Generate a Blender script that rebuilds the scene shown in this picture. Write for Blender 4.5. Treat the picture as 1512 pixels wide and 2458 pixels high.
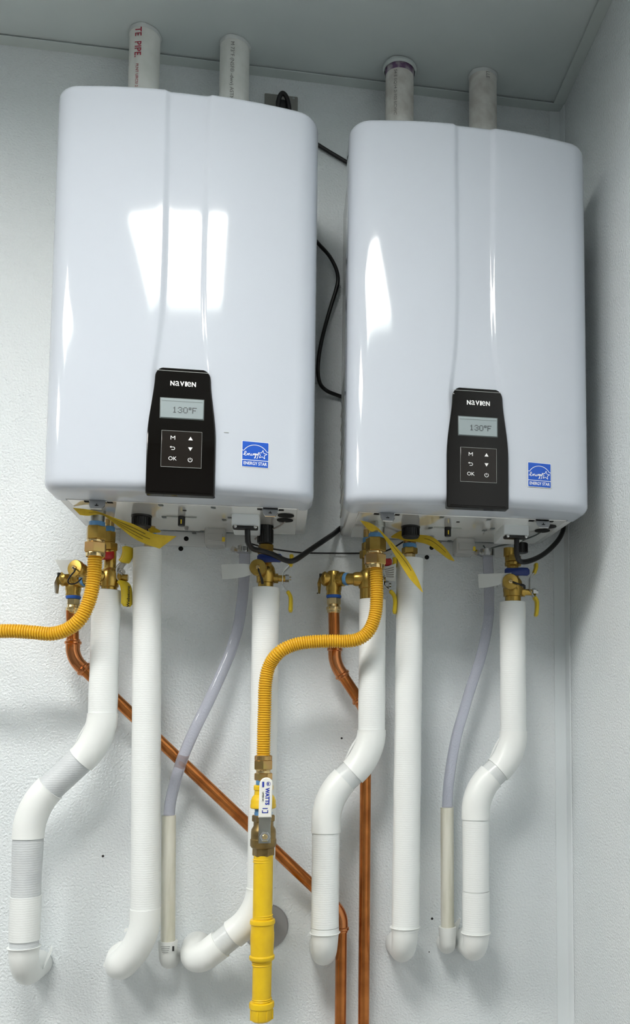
import bpy, bmesh, math, random
import numpy as np
from mathutils import Vector, Matrix

for o in list(bpy.data.objects):
    bpy.data.objects.remove(o)
scene = bpy.context.scene
COL = scene.collection
random.seed(7)

# ------------------------------------------------------------------ camera
F, CX, CY = 2092.16, 1026.36, 1571.72                 # focal length and principal point, in pixels of 1512 x 2458
CAM = np.array([-0.6030, -1.7979, -0.3834])
RGT, DWN, FWD = (np.array(v) for v in ((0.9863, -0.1647, 0.0022), (0.0151, 0.0774, -0.9969), (0.1640, 0.9833, 0.0788)))
cam_data = bpy.data.cameras.new('camera')
cam_data.sensor_fit = 'AUTO'
cam_data.sensor_width = 36.0
cam_data.lens = F * 36.0 / 2458.0
cam_data.shift_x = -(CX - 756.0) / 2458.0
cam_data.shift_y = (CY - 1229.0) / 2458.0
cam_data.clip_start = 0.02
cam = bpy.data.objects.new('camera', cam_data)
COL.objects.link(cam)
rot = Matrix([[RGT[i], -DWN[i], -FWD[i]] for i in range(3)])
cam.matrix_world = Matrix.Translation(Vector(CAM)) @ rot.to_4x4()
scene.camera = cam

# ------------------------------------------------------------------ world, exposure
world = bpy.data.worlds.new('world')
scene.world = world
world.use_nodes = True
world.node_tree.nodes['Background'].inputs[0].default_value = (0.80, 0.88, 0.90, 1)
world.node_tree.nodes['Background'].inputs[1].default_value = 0.15
vs = scene.view_settings
vs.view_transform = 'Standard'
vs.look = 'None'
vs.exposure = 0.18
vs.gamma = 1.0
vs.use_curve_mapping = False
LIGHT_STRENGTH = 30.0
LIGHT_COLOUR = (1.0, 0.975, 0.935)

# real sizes of the place (metres): back wall is y = 0, right wall is x = 0, heater undersides are z = 0
CEIL = 1.0
FLOOR = -1.85
XL, YF = -4.3, -3.3


def at(u, v, y):
    """point of the photograph's pixel (u, v) on the vertical plane at distance y from the back wall"""
    r = RGT * ((u - CX) / F) + DWN * ((v - CY) / F) + FWD
    return CAM + r * ((y - CAM[1]) / r[1])


def atz(u, v, z):
    r = RGT * ((u - CX) / F) + DWN * ((v - CY) / F) + FWD
    return CAM + r * ((z - CAM[2]) / r[2])


def scale(u, v, y):
    return 1.0 / (at(u + 1, v, y)[0] - at(u, v, y)[0])      # pixels per metre there


# ------------------------------------------------------------------ materials
MATS = {}


def mat(name, col, rough=0.5, metal=0.0, spec=0.5, coat=0.0, trans=0.0, ior=1.45, var=None, var_scale=30.0, bump=None,
        bump_scale=100.0, bump_dist=0.001, emit=None, alpha=1.0, stretch=None, sss=0.0):
    m = bpy.data.materials.new(name)
    m.use_nodes = True
    nt = m.node_tree
    b = nt.nodes['Principled BSDF']
    b.inputs['Base Color'].default_value = (*col, 1)
    b.inputs['Roughness'].default_value = rough
    b.inputs['Metallic'].default_value = metal
    b.inputs['Specular IOR Level'].default_value = spec
    b.inputs['Coat Weight'].default_value = coat
    b.inputs['Coat Roughness'].default_value = 0.05
    b.inputs['Transmission Weight'].default_value = trans
    b.inputs['IOR'].default_value = ior
    b.inputs['Alpha'].default_value = alpha
    if emit:
        b.inputs['Emission Color'].default_value = (*emit[0], 1)
        b.inputs['Emission Strength'].default_value = emit[1]
    vec = None
    if var or bump:
        tc = nt.nodes.new('ShaderNodeTexCoord')
        mp = nt.nodes.new('ShaderNodeMapping')
        nt.links.new(tc.outputs['Object'], mp.inputs['Vector'])
        if stretch:
            mp.inputs['Scale'].default_value = stretch
        vec = mp.outputs['Vector']
    if var:
        n = nt.nodes.new('ShaderNodeTexNoise')
        n.inputs['Scale'].default_value = var_scale
        n.inputs['Detail'].default_value = 4
        nt.links.new(vec, n.inputs['Vector'])
        r = nt.nodes.new('ShaderNodeValToRGB')
        r.color_ramp.elements[0].position = 0.38
        r.color_ramp.elements[1].position = 0.66
        r.color_ramp.elements[0].color = (*col, 1)
        r.color_ramp.elements[1].color = (*var, 1)
        nt.links.new(n.outputs['Fac'], r.inputs['Fac'])
        nt.links.new(r.outputs['Color'], b.inputs['Base Color'])
    if bump:
        bp = nt.nodes.new('ShaderNodeBump')
        bp.inputs['Strength'].default_value = bump[1]
        bp.inputs['Distance'].default_value = bump_dist
        if bump[0] == 'noise':
            n = nt.nodes.new('ShaderNodeTexNoise')
            n.inputs['Scale'].default_value = bump_scale
            n.inputs['Detail'].default_value = 2.0
            nt.links.new(vec, n.inputs['Vector'])
            nt.links.new(n.outputs['Fac'], bp.inputs['Height'])
        elif bump[0] == 'rings':                       # fine wrinkles of a wrapped jacket plus soft creases
            w = nt.nodes.new('ShaderNodeTexWave')
            w.wave_type = 'BANDS'
            w.bands_direction = 'Z'
            w.inputs['Scale'].default_value = bump_scale
            w.inputs['Distortion'].default_value = 2.0
            w.inputs['Detail'].default_value = 2.0
            w.inputs['Detail Scale'].default_value = 2.0
            nt.links.new(vec, w.inputs['Vector'])
            n = nt.nodes.new('ShaderNodeTexNoise')
            n.inputs['Scale'].default_value = 35.0
            n.inputs['Detail'].default_value = 2.0
            nt.links.new(vec, n.inputs['Vector'])
            mul = nt.nodes.new('ShaderNodeMath')
            mul.operation = 'MULTIPLY_ADD'
            mul.inputs[1].default_value = 7.0
            nt.links.new(n.outputs['Fac'], mul.inputs[0])
            nt.links.new(w.outputs['Fac'], mul.inputs[2])
            nt.links.new(mul.outputs[0], bp.inputs['Height'])
        nt.links.new(bp.outputs['Normal'], b.inputs['Normal'])
    MATS[name] = m
    return m


mat('frp_wall', (0.75, 0.80, 0.82), 0.20, bump=('noise', 1.0), bump_scale=230, bump_dist=0.0027, var=(0.78, 0.82, 0.835), var_scale=4)
mat('rear_wall', (0.24, 0.255, 0.265), 0.6, bump=('noise', 0.3), bump_scale=150, bump_dist=0.001)
mat('ceiling_tile', (0.60, 0.66, 0.665), 0.75, var=(0.63, 0.69, 0.69), var_scale=6)
mat('trim_white', (0.60, 0.66, 0.65), 0.45)
mat('trim_panel', (0.75, 0.80, 0.82), 0.3)
mat('gap_brown', (0.16, 0.10, 0.06), 0.8)
mat('floor_grey', (0.36, 0.35, 0.33), 0.5, var=(0.33, 0.32, 0.30), var_scale=8)
mat('door_grey', (0.40, 0.43, 0.45), 0.5)
mat('heater_white', (0.535, 0.575, 0.635), 0.07, bump=('noise', 0.02), bump_scale=260, bump_dist=0.0004)
mat('heater_metal', (0.70, 0.72, 0.72), 0.16, coat=0.3)
mat('plate_white', (0.90, 0.90, 0.88), 0.08, metal=0.55)
mat('box_white', (0.74, 0.78, 0.80), 0.35)
mat('black_gloss', (0.005, 0.0042, 0.0035), 0.06, spec=0.35)
mat('black_button', (0.016, 0.013, 0.011), 0.14, spec=0.35)
mat('black_plastic', (0.008, 0.008, 0.008), 0.42)
mat('rubber_black', (0.006, 0.006, 0.007), 0.38)
mat('hole_black', (0.004, 0.004, 0.004), 0.9)
mat('lcd', (0.29, 0.34, 0.35), 0.22, spec=0.3)
mat('lcd_edge', (0.10, 0.12, 0.12), 0.35)
mat('lcd_ink', (0.06, 0.07, 0.075), 0.5)
mat('ink_white', (0.86, 0.87, 0.86), 0.5)
mat('ink_grey', (0.30, 0.31, 0.30), 0.4)
mat('label_blue', (0.005, 0.085, 0.50), 0.35, coat=0.3)
mat('label_white', (0.86, 0.88, 0.88), 0.4)
mat('brass', (0.52, 0.345, 0.085), 0.27, metal=0.9, var=(0.40, 0.25, 0.05), var_scale=60, bump=('noise', 0.12), bump_scale=500, bump_dist=0.0004)
mat('brass_dull', (0.32, 0.22, 0.085), 0.36, metal=0.85, var=(0.22, 0.15, 0.06), var_scale=50)
mat('brass_bright', (0.74, 0.56, 0.28), 0.16, metal=1.0)
mat('brass_pink', (0.56, 0.33, 0.14), 0.22, metal=0.95, var=(0.50, 0.36, 0.12), var_scale=40)
mat('copper', (0.60, 0.215, 0.06), 0.22, metal=0.95, var=(0.42, 0.135, 0.035), var_scale=30)
mat('copper_bright', (0.62, 0.24, 0.09), 0.16, metal=1.0)
mat('hose_yellow', (0.70, 0.39, 0.02), 0.32, spec=0.4)
mat('gas_yellow', (0.80, 0.53, 0.012), 0.38, var=(0.74, 0.47, 0.010), var_scale=40, bump=('noise', 0.1), bump_scale=160, bump_dist=0.0006)
mat('grip_yellow', (0.68, 0.50, 0.02), 0.30)
mat('tag_yellow', (0.62, 0.43, 0.02), 0.6, var=(0.55, 0.37, 0.015), var_scale=90)
mat('tag_ink', (0.16, 0.11, 0.01), 0.6)
mat('tag_white', (0.58, 0.60, 0.58), 0.6)
mat('pvc_white', (0.84, 0.85, 0.82), 0.36, var=(0.76, 0.77, 0.73), var_scale=24)
mat('pvc_smudged', (0.82, 0.81, 0.77), 0.45, var=(0.60, 0.57, 0.53), var_scale=26)
mat('pvc_cream', (0.76, 0.75, 0.66), 0.40, var=(0.58, 0.57, 0.46), var_scale=60, stretch=(1, 1, 0.12))
mat('pvc_fitting', (0.78, 0.80, 0.78), 0.32)
mat('caulk', (0.66, 0.69, 0.68), 0.55, bump=('noise', 0.6), bump_scale=90, bump_dist=0.002)
mat('primer_purple', (0.17, 0.10, 0.19), 0.5, var=(0.55, 0.52, 0.55), var_scale=60)
mat('ink_red', (0.42, 0.02, 0.05), 0.5)
mat('ink_print', (0.22, 0.21, 0.20), 0.5)
mat('jacket', (0.80, 0.83, 0.82), 0.40, bump=('rings', 0.20), bump_scale=75, bump_dist=0.0006)
mat('cover_white', (0.82, 0.845, 0.83), 0.30, bump=('noise', 0.08), bump_scale=60, bump_dist=0.001)
mat('tape_grey', (0.56, 0.59, 0.61), 0.30, var=(0.62, 0.65, 0.66), var_scale=30, bump=('rings', 0.28), bump_scale=75, bump_dist=0.0007)
mat('tape_clear', (0.66, 0.69, 0.69), 0.25, bump=('noise', 0.5), bump_scale=90, bump_dist=0.0012)
mat('pipe_core', (0.05, 0.05, 0.055), 0.7)
mat('hose_clear', (0.70, 0.71, 0.80), 0.06, trans=0.72, ior=1.3)
mat('clear_box', (0.80, 0.80, 0.78), 0.15, trans=0.6, ior=1.2)
mat('steel', (0.58, 0.58, 0.57), 0.22, metal=1.0)
mat('steel_dull', (0.36, 0.37, 0.34), 0.34, metal=0.95)
mat('plate_grey', (0.34, 0.34, 0.345), 0.42, metal=0.3)
mat('outlet_grey', (0.24, 0.24, 0.22), 0.5)
mat('tape_blue', (0.10, 0.27, 0.52), 0.5, bump=('noise', 0.5), bump_scale=220, bump_dist=0.001)
mat('blue_paint', (0.02, 0.10, 0.42), 0.45)
mat('grip_blue', (0.01, 0.03, 0.17), 0.34)
mat('grip_red', (0.36, 0.01, 0.01), 0.34)
mat('handle_white', (0.82, 0.82, 0.76), 0.30)
mat('ink_blue', (0.01, 0.03, 0.35), 0.5)
mat('speck', (0.02, 0.02, 0.02), 0.6)
mat('cable_grey', (0.36, 0.33, 0.30), 0.5)
mat('diffuser', (0.9, 0.9, 0.9), 0.5, emit=(LIGHT_COLOUR, LIGHT_STRENGTH))


# ------------------------------------------------------------------ mesh helpers
def V(*a):
    return np.array(a, float)


def nrm(v):
    v = np.array(v, float)
    return v / np.linalg.norm(v)


X_, Y_, Z_ = V(1, 0, 0), V(0, 1, 0), V(0, 0, 1)


def perp(d):
    d = nrm(d)
    a = X_ if abs(d[0]) < 0.8 else Z_
    u = nrm(np.cross(d, a))
    return u, np.cross(d, u)


class MB:
    def __init__(self):
        self.v, self.f = [], []
        self.boxy = True

    def add(self, vs_, fs):
        n = len(self.v)
        self.boxy = False
        self.v += [tuple(float(c) for c in p) for p in vs_]
        self.f += [tuple(i + n for i in f) for f in fs]
        return self

    def grid(self, rows, close=False, cap0=False, cap1=False, flip=False):
        nr, nc = len(rows), len(rows[0])
        vs_ = [p for r in rows for p in r]
        fs = []
        for i in range(nr - 1):
            for j in range(nc if close else nc - 1):
                k = (j + 1) % nc
                q = (i * nc + j, i * nc + k, (i + 1) * nc + k, (i + 1) * nc + j)
                fs.append(q[::-1] if flip else q)
        if cap0:
            fs.append(tuple(range(nc))[::-1] if not flip else tuple(range(nc)))
        if cap1:
            b = (nr - 1) * nc
            fs.append(tuple(range(b, b + nc)) if not flip else tuple(range(b, b + nc))[::-1])
        return self.add(vs_, fs)

    def tube(self, pts, r, n=20, caps=True, squash=None):
        pts = [np.array(p, float) for p in pts]
        m = len(pts)
        rr = [r] * m if np.isscalar(r) else list(r)
        tg = []
        for i in range(m):
            a, b = pts[max(i - 1, 0)], pts[min(i + 1, m - 1)]
            tg.append(nrm(b - a))
        u, w = perp(tg[0])
        rows = []
        for i in range(m):
            if i:
                u = u - tg[i] * (u @ tg[i])
                u = nrm(u)
                w = np.cross(tg[i], u)
            rows.append([pts[i] + rr[i] * (u * math.cos(t) + w * math.sin(t)) for t in
                         (2 * math.pi * k / n for k in range(n))])
        return self.grid(rows, True, caps, caps)

    def lathe(self, o, d, prof, n=28, phase=0.0, caps=True):
        """prof = [(distance along d, radius), ...]"""
        o, d = np.array(o, float), nrm(d)
        u, w = perp(d)
        rows = [[o + d * t + r * (u * math.cos(a) + w * math.sin(a)) for a in
                 (2 * math.pi * k / n + phase for k in range(n))] for t, r in prof]
        return self.grid(rows, True, caps, caps)

    def hexa(self, o, d, length, flats, ch=0.0015, phase=None):
        r = flats / 2 / math.cos(math.pi / 6)
        return self.lathe(o, d, [(0, r - ch), (ch, r), (length - ch, r), (length, r - ch)], 6, math.pi / 6 if phase is None else phase)

    def box(self, c, s, bev=0.0, axes=None, seg=2):
        bm = bmesh.new()
        bmesh.ops.create_cube(bm, size=1.0)
        for v in bm.verts:
            v.co = Vector((v.co.x * s[0], v.co.y * s[1], v.co.z * s[2]))
        if bev > 0:
            bmesh.ops.bevel(bm, geom=list(bm.edges), offset=bev, segments=seg, profile=0.5, affect='EDGES')
        bm.verts.index_update()
        ax = axes or (X_, Y_, Z_)
        c = np.array(c, float)
        keep = self.boxy
        vs_ = [c + ax[0] * v.co.x + ax[1] * v.co.y + ax[2] * v.co.z for v in bm.verts]
        fs = [tuple(v.index for v in f.verts) for f in bm.faces]
        bm.free()
        self.add(vs_, fs)
        self.boxy = keep
        return self

    def prism(self, poly, o, ax, ay, depth):
        """flat outline poly in the frame (o, ax, ay), thickened by depth along ax x ay"""
        o, ax, ay = np.array(o, float), nrm(ax), nrm(ay)
        nn = np.cross(ax, ay)
        a = [o + ax * p[0] + ay * p[1] for p in poly]
        b = [p + nn * depth for p in a]
        n = len(poly)
        fs = [tuple(range(n))[::-1], tuple(range(n, 2 * n))]
        for i in range(n):
            j = (i + 1) % n
            fs.append((i, j, n + j, n + i))
        return self.add(a + b, fs)

    def strip(self, pa, pb, th=0.0006):
        """paper strip between two edge lines"""
        pa = [np.array(p, float) for p in pa]
        pb = [np.array(p, float) for p in pb]
        rows = []
        for i in range(len(pa)):
            j0, j1 = max(i - 1, 0), min(i + 1, len(pa) - 1)
            n_ = np.cross(pa[j1] - pa[j0] + pb[j1] - pb[j0], pb[i] - pa[i])
            if np.linalg.norm(n_) < 1e-12:
                n_ = Y_
            n_ = nrm(n_) * th / 2
            rows.append([pa[i] + n_, pb[i] + n_, pb[i] - n_, pa[i] - n_])
        return self.grid(rows, True, True, True)

    def build(self, name, material, parent=None, label=None, cat=None, group=None, kind=None, sharp=35.0, fix=True):
        me = bpy.data.meshes.new(name)
        off = V(0, 0, 0)
        if parent is not None:
            p = parent
            while p is not None:
                off = off + np.array(p.location)
                p = p.parent
        me.from_pydata([tuple(np.array(v) - off) for v in self.v], [], self.f)
        me.update()
        if fix:
            bm = bmesh.new()
            bm.from_mesh(me)
            bmesh.ops.recalc_face_normals(bm, faces=list(bm.faces))
            bm.to_mesh(me)
            bm.free()
        me.polygons.foreach_set('use_smooth', [True] * len(me.polygons))
        me.set_sharp_from_angle(angle=math.radians(20.0 if (self.boxy and sharp == 35.0) else sharp))
        me.materials.append(MATS[material])
        o = bpy.data.objects.new(name, me)
        COL.objects.link(o)
        if parent is not None:
            o.parent = parent
        tag(o, label, cat, group, kind)
        return o


def tag(o, label=None, cat=None, group=None, kind=None):
    if label:
        o['label'] = label
    if cat:
        o['category'] = cat
    if group:
        o['group'] = group
    if kind:
        o['kind'] = kind
    return o


def thing(name, label, cat, loc, group=None):
    o = bpy.data.objects.new(name, None)
    o.empty_display_size = 0.02
    COL.objects.link(o)
    o.location = Vector([float(c) for c in loc])
    return tag(o, label, cat, group)


def smooth(pts, n=8):
    """Catmull-Rom through the points"""
    pts = [np.array(p, float) for p in pts]
    P = [2 * pts[0] - pts[1]] + pts + [2 * pts[-1] - pts[-2]]
    out = []
    for i in range(1, len(P) - 2):
        p0, p1, p2, p3 = P[i - 1:i + 3]
        for k in range(n):
            t = k / n
            out.append(0.5 * ((2 * p1) + (p2 - p0) * t + (2 * p0 - 5 * p1 + 4 * p2 - p3) * t * t + (3 * p1 - p0 - 3 * p2 + p3) * t ** 3))
    out.append(pts[-1])
    return out


def resample(pts, step):
    pts = [np.array(p, float) for p in pts]
    d = np.concatenate([[0], np.cumsum([np.linalg.norm(b - a) for a, b in zip(pts, pts[1:])])])
    n = max(2, int(d[-1] / step) + 1)
    s = np.linspace(0, d[-1], n)
    A = np.array(pts)
    return [V(np.interp(t, d, A[:, 0]), np.interp(t, d, A[:, 1]), np.interp(t, d, A[:, 2])) for t in s]


def arc(p0, corner, p1, n=10):
    """round bend from p0 to p1 around a corner point (quadratic-like circular)"""
    p0, corner, p1 = (np.array(p, float) for p in (p0, corner, p1))
    out = []
    for k in range(n + 1):
        t = k / n
        w = 0.80
        a, b, c = (1 - t) ** 2, 2 * t * (1 - t) * w, t * t
        out.append((a * p0 + b * corner + c * p1) / (a + b + c))
    return out


def bend(pts, r, n=8):
    """polyline with rounded corners: r is the setback from each corner"""
    pts = [np.array(p, float) for p in pts]
    out = [pts[0]]
    for i in range(1, len(pts) - 1):
        a, b = nrm(pts[i - 1] - pts[i]), nrm(pts[i + 1] - pts[i])
        out += arc(pts[i] + a * r, pts[i], pts[i] + b * r, n)
    out.append(pts[-1])
    return out


def text(s, size, mapf, name, material, parent, depth=0.0004, bold=0.0, align='CENTER', widths=None, condense=1.0):
    """lettering mesh: mapf(x, y, z) places a glyph point in the scene (x along the line, y up, z out of the surface)"""
    cu = bpy.data.curves.new('lettering', 'FONT')
    cu.body = s
    cu.size = size
    cu.align_x = align
    cu.align_y = 'CENTER'
    cu.offset = bold
    cu.resolution_u = 3
    ob = bpy.data.objects.new('lettering', cu)
    COL.objects.link(ob)
    dg = bpy.context.evaluated_depsgraph_get()
    me = ob.evaluated_get(dg).to_mesh()
    vs_ = [(v.co.x * condense, v.co.y, v.co.z) for v in me.vertices]
    fs = [tuple(p.vertices) for p in me.polygons]
    ob.evaluated_get(dg).to_mesh_clear()
    bpy.data.objects.remove(ob)
    bpy.data.curves.remove(cu)
    mb = MB()
    mb.add([mapf(x, y, depth) for x, y, z in vs_], fs)
    if name is None:
        return mb
    return mb.build(name, material, parent, fix=False)


# ------------------------------------------------------------------ room
def structure(name, mb, m, parent=None):
    return mb.build(name, m, parent, kind='structure' if parent is None else None)


structure('floor', MB().box((XL / 2, YF / 2, FLOOR - 0.05), (-XL + 0.2, -YF + 0.2, 0.1)), 'floor_grey')
wall_back = structure('wall_back', MB().box((XL / 2, 0.05, (CEIL + FLOOR) / 2 + 0.1), (-XL + 0.2, 0.1, CEIL - FLOOR + 0.4)), 'frp_wall')
structure('wall_right', MB().box((0.05, YF / 2, (CEIL + FLOOR) / 2 + 0.1), (0.1, -YF, CEIL - FLOOR + 0.4)), 'frp_wall')
structure('wall_left', MB().box((XL - 0.05, YF / 2, (CEIL + FLOOR) / 2 + 0.1), (0.1, -YF, CEIL - FLOOR + 0.4)), 'rear_wall')
structure('wall_front', MB().box((XL / 2, YF - 0.05, (CEIL + FLOOR) / 2 + 0.1), (-XL + 0.2, 0.1, CEIL - FLOOR + 0.4)), 'rear_wall')
door = structure('door_1', MB().box((-0.75, YF + 0.02, FLOOR + 1.02), (0.9, 0.04, 2.03), 0.004), 'door_grey')
structure('door_handle', MB().lathe((-1.12, YF + 0.04, FLOOR + 0.98), Y_, [(0, .03), (.006, .03), (.008, .012), (.05, .012), (.055, .008)], 20)
          .box((-1.07, YF + 0.09, FLOOR + 0.98), (0.12, 0.018, 0.02), 0.006), 'steel', door)
# lay-in ceiling: tiles on a grid of 2 ft rows, wall angle round the edge
ceil = structure('ceiling', MB().box((XL / 2, YF / 2, CEIL + 0.09), (-XL + 0.2, -YF + 0.2, 0.06)), 'gap_brown')
ys = [-0.012, -0.585, -1.19, -1.80, -2.41, YF + 0.012]
xs = [-0.012, -1.222, -2.44, -3.66, XL + 0.012]
LX0, LX1, LY0, LY1 = -1.228, -0.640, -1.795, -1.190           # the 2 ft light; two more follow at 4 ft steps to the left
for i in range(len(ys) - 1):
    for j in range(len(xs) - 1):
        x0, x1 = xs[j + 1], xs[j]
        if i == 2 and j < 3:
            x0 = xs[j] - .616                     # the other half of the bay holds a light
        if i == 2 and j > 0:
            x1 = xs[j] - .016
        MB().box(((x0 + x1) / 2, (ys[i] + ys[i + 1]) / 2, CEIL + 0.009), (x1 - x0 - .004, ys[i] - ys[i + 1] - .004, 0.012), 0.001).build(
            'ceiling_panel', 'ceiling_tile', ceil)
tr = MB()
structure('trim_1', MB().box((XL / 2, -0.0125, CEIL - 0.0012), (-XL, 0.025, 0.0024), 0.0005).box((XL / 2, -0.001, CEIL + 0.012), (-XL, 0.002, 0.024)), 'trim_white')
structure('trim_2', MB().box((-0.0125, YF / 2 - 0.0125, CEIL - 0.0012), (0.025, -YF - 0.025, 0.0024), 0.0005), 'trim_white')
g = MB()
for y in ys[1:-1]:
    g.box((XL / 2, y, CEIL - 0.0012), (-XL - 0.05, 0.024, 0.0024), 0.0005)
for x in (-1.222, -2.44, -3.66):
    g.box((x, YF / 2, CEIL - 0.0014), (0.024, -YF - .05, 0.0022), 0.0005)
structure('trim_3', g, 'trim_white')
# inside-corner moulding of the wall panels
structure('trim_4', MB().grid([[V(-.028, -.0003, z), V(-.027, -.0022, z), V(-.012, -.003, z), V(-.0045, -.0045, z), V(-.003, -.012, z), V(-.0022, -.027, z), V(-.0003, -.028, z)]
                               for z in (FLOOR, CEIL - 0.003)]), 'trim_panel')
MB().box((XL / 2, -0.006, FLOOR + 0.05), (-XL, 0.012, 0.10), 0.002).build('baseboard_back', 'trim_white', kind='structure')
for (u, v, r) in ((820, 1772, .0022), (247, 2055, .0024), (1037, 2205, .0026), (762, 1424, .0016), (1030, 2285, .0012)):
    p = at(u, v, 0)
    MB().lathe(p + V(0, .0005, 0), -Y_, [(0, r), (.0008, r), (.0014, r * .6)], 9).build('pin_hole', 'speck', wall_back)

# ------------------------------------------------------------------ ceiling light
for k, lab in enumerate(('square white lit troffer panel in the ceiling, reflected in the left heater cover',
                         'square lit troffer panel second from the right wall, just left of the heaters',
                         'square lit troffer panel farthest from the right wall')):
    X0, X1 = LX0 - 1.219 * k, LX1 - 1.219 * k
    L = thing('ceiling_light', lab, 'light', ((X0 + X1) / 2, (LY0 + LY1) / 2, CEIL - .003), 'troffer lights in the ceiling grid')
    fr = MB()
    for (cx, cy, sx, sy) in (((X0 + X1) / 2, LY0 + .006, X1 - X0, .012), ((X0 + X1) / 2, LY1 - .006, X1 - X0, .012),
                             (X0 + .006, (LY0 + LY1) / 2, .012, LY1 - LY0 - .024), (X1 - .006, (LY0 + LY1) / 2, .012, LY1 - LY0 - .024)):
        fr.box((cx, cy, CEIL + .023), (sx, sy, .052), .001)
    fr.build('frame', 'trim_white', L)
    MB().box(((X0 + X1) / 2, (LY0 + LY1) / 2, CEIL + .0465), (X1 - X0 - .022, LY1 - LY0 - .022, .004)).build('diffuser', 'diffuser', L)

# ------------------------------------------------------------------ water heaters
OL = V(-0.7770, 0, 0)
OR = V(-0.2742, 0, -0.0005)
HW, HH = 0.2235, 0.704
BOW, YM = 0.024, -0.335


def front_y(x):
    return YM + BOW * (x / HW) ** 2


def channel_edge(z):
    return float(np.interp(z, [0, .19, .20, .215, .235, .265, .29, .31, .35, .41, .69, .7],
                           [.045, .0450, .0445, .0428, .0402, .0368, .0348, .0337, .0325, .032, .034, .034]))


def front_cover():
    rc = 0.045
    t0 = math.radians(10.3)
    xs0 = HW - rc + rc * math.sin(t0)
    yc = front_y(xs0) + rc * math.cos(t0)

    def outline(z):
        e, bw = channel_edge(z), 0.0058
        xsn = list(np.linspace(-xs0, -e - bw, 15)) + list(np.linspace(-e - bw, -e + bw, 7))[1:] + \
            list(np.linspace(-e + bw, e - bw, 9))[1:] + list(np.linspace(e - bw, e + bw, 7))[1:] + list(np.linspace(e + bw, xs0, 15))[1:]
        pts = []
        for x in xsn:
            t = min(max((e + bw - abs(x)) / (2 * bw), 0), 1)
            s = t * t * (3 - 2 * t) * min(max((z - .12) / .06, 0), 1)
            pts.append((x, front_y(x) + 0.0048 * s))
        arcp = [(HW - rc + rc * math.sin(a), yc - rc * math.cos(a)) for a in np.linspace(t0, math.pi / 2, 9)[1:]]
        right = arcp + [(HW, -0.26), (HW, -0.245), (HW, -0.232)]
        left = [(-x, y) for x, y in right][::-1]
        return left + pts + right

    rows = []
    rb, rt = 0.017, 0.016

    def inset(o, d):
        n = len(o)
        out = []
        for i in range(n):
            a, b = np.array(o[max(i - 1, 0)]), np.array(o[min(i + 1, n - 1)])
            t = nrm(b - a)
            out.append((o[i][0] - t[1] * d, o[i][1] + t[0] * d))
        return out

    o0 = outline(0)
    rows.append([V(min(max(x, -.198), .198), max(y, -.246), 0.004) for x, y in o0])
    rows.append([V(min(max(x, -.198), .198), max(y, -.246), 0.0) for x, y in o0])
    for a in np.linspace(0, math.pi / 2, 7):
        d, z = rb * (1 - math.sin(a)), rb * (1 - math.cos(a))
        rows.append([V(x, y, z) for x, y in inset(outline(z), d)])
    for z in list(np.linspace(.03, .19, 5)) + list(np.linspace(.198, .36, 26)) + list(np.linspace(.38, HH - rt, 10)):
        rows.append([V(x, y, z) for x, y in outline(z)])
    for a in np.linspace(0, math.pi / 2, 7)[1:]:
        d, z = rt * (1 - math.cos(a)), HH - rt + rt * math.sin(a)
        rows.append([V(x, y, z) for x, y in inset(outline(HH), d)])
    rows.append([V(min(max(x, -.19), .19), max(y, -.235), HH) for x, y in outline(HH)])
    return [[p + OL for p in r] for r in rows]


heater = thing('water_heater', 'white wall-hung water heater at left with bright ceiling-light reflection on its cover', 'water heater',
               OL, 'pair of white tankless water heaters')
MB().box(OL + V(0, -.1245, HH / 2 - .001), (.432, .219, HH - .006), .008, seg=3).build('body', 'heater_metal', heater)
MB().grid(front_cover()).build('front_cover', 'heater_white', heater, sharp=50)
MB().box(OL + V(0, -.135, .0012), (.392, .215, .004), .001).build('bottom_plate', 'plate_white', heater)
for s in (-1, 1):                                             # slanted louvres of the side panels
    for k in range(9):
        zc_ = .06 + k * .03
        MB().box(OL + V(s * .2165, -.11, zc_), (.004, .15, .006), .0015, (X_, nrm(V(0, .8, -.25)), nrm(V(0, .25, .8)))).build('side_louver', 'heater_metal', heater)
# --- control panel
PY = YM - 0.004


def panel_half(z):
    # sides swell softly towards the bottom, top corners rounded
    w = .0450 + (.0553 - .0450) * (0.5 - 0.5 * math.cos(math.pi * min(max((.19 - z) / .11, 0), 1))) ** .75
    k = min(max((z - .190) / .0165, 0), 1)
    return w - .0145 * (1 - math.sqrt(max(0, 1 - k * k)))


PC = 0.003
outl = [(panel_half(z) + PC, z) for z in [-.007, -.004] + list(np.linspace(.004, .19, 22)) + [.194, .198, .2015, .2040, .2055, .2063]]
outl = [(.0525 + PC, -.0085)] + outl
poly = outl + [(2 * PC - x, z) for x, z in outl[::-1]]
cp = MB()
rings = []
for d, y in ((0, YM + .012), (0, PY + .002), (.0008, PY + .0006), (.002, PY)):
    cxp, czp = PC, .1
    ring = []
    for i, (x, z) in enumerate(poly):
        a, b = np.array(poly[i - 1]), np.array(poly[(i + 1) % len(poly)])
        t = nrm(b - a)
        q = np.array([x, z]) + d * np.array([-t[1], t[0]])
        ring.append(OL + V(q[0], y, q[1]))
    rings.append(ring)
cp.grid(rings, True, False, True)
panel = cp.build('control_panel', 'black_gloss', heater, label='glossy black control panel', sharp=15)
# the panel curls under the lip of the cover
MB().box(OL + V(PC, YM + .005, -.0045), (.104, .018, .0075), .003).build('panel_lip', 'black_gloss', panel)


def face(x0, z0, y=PY):
    return lambda x, y_, d: OL + V(x0 + x, y - d, z0 + y_)


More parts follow.
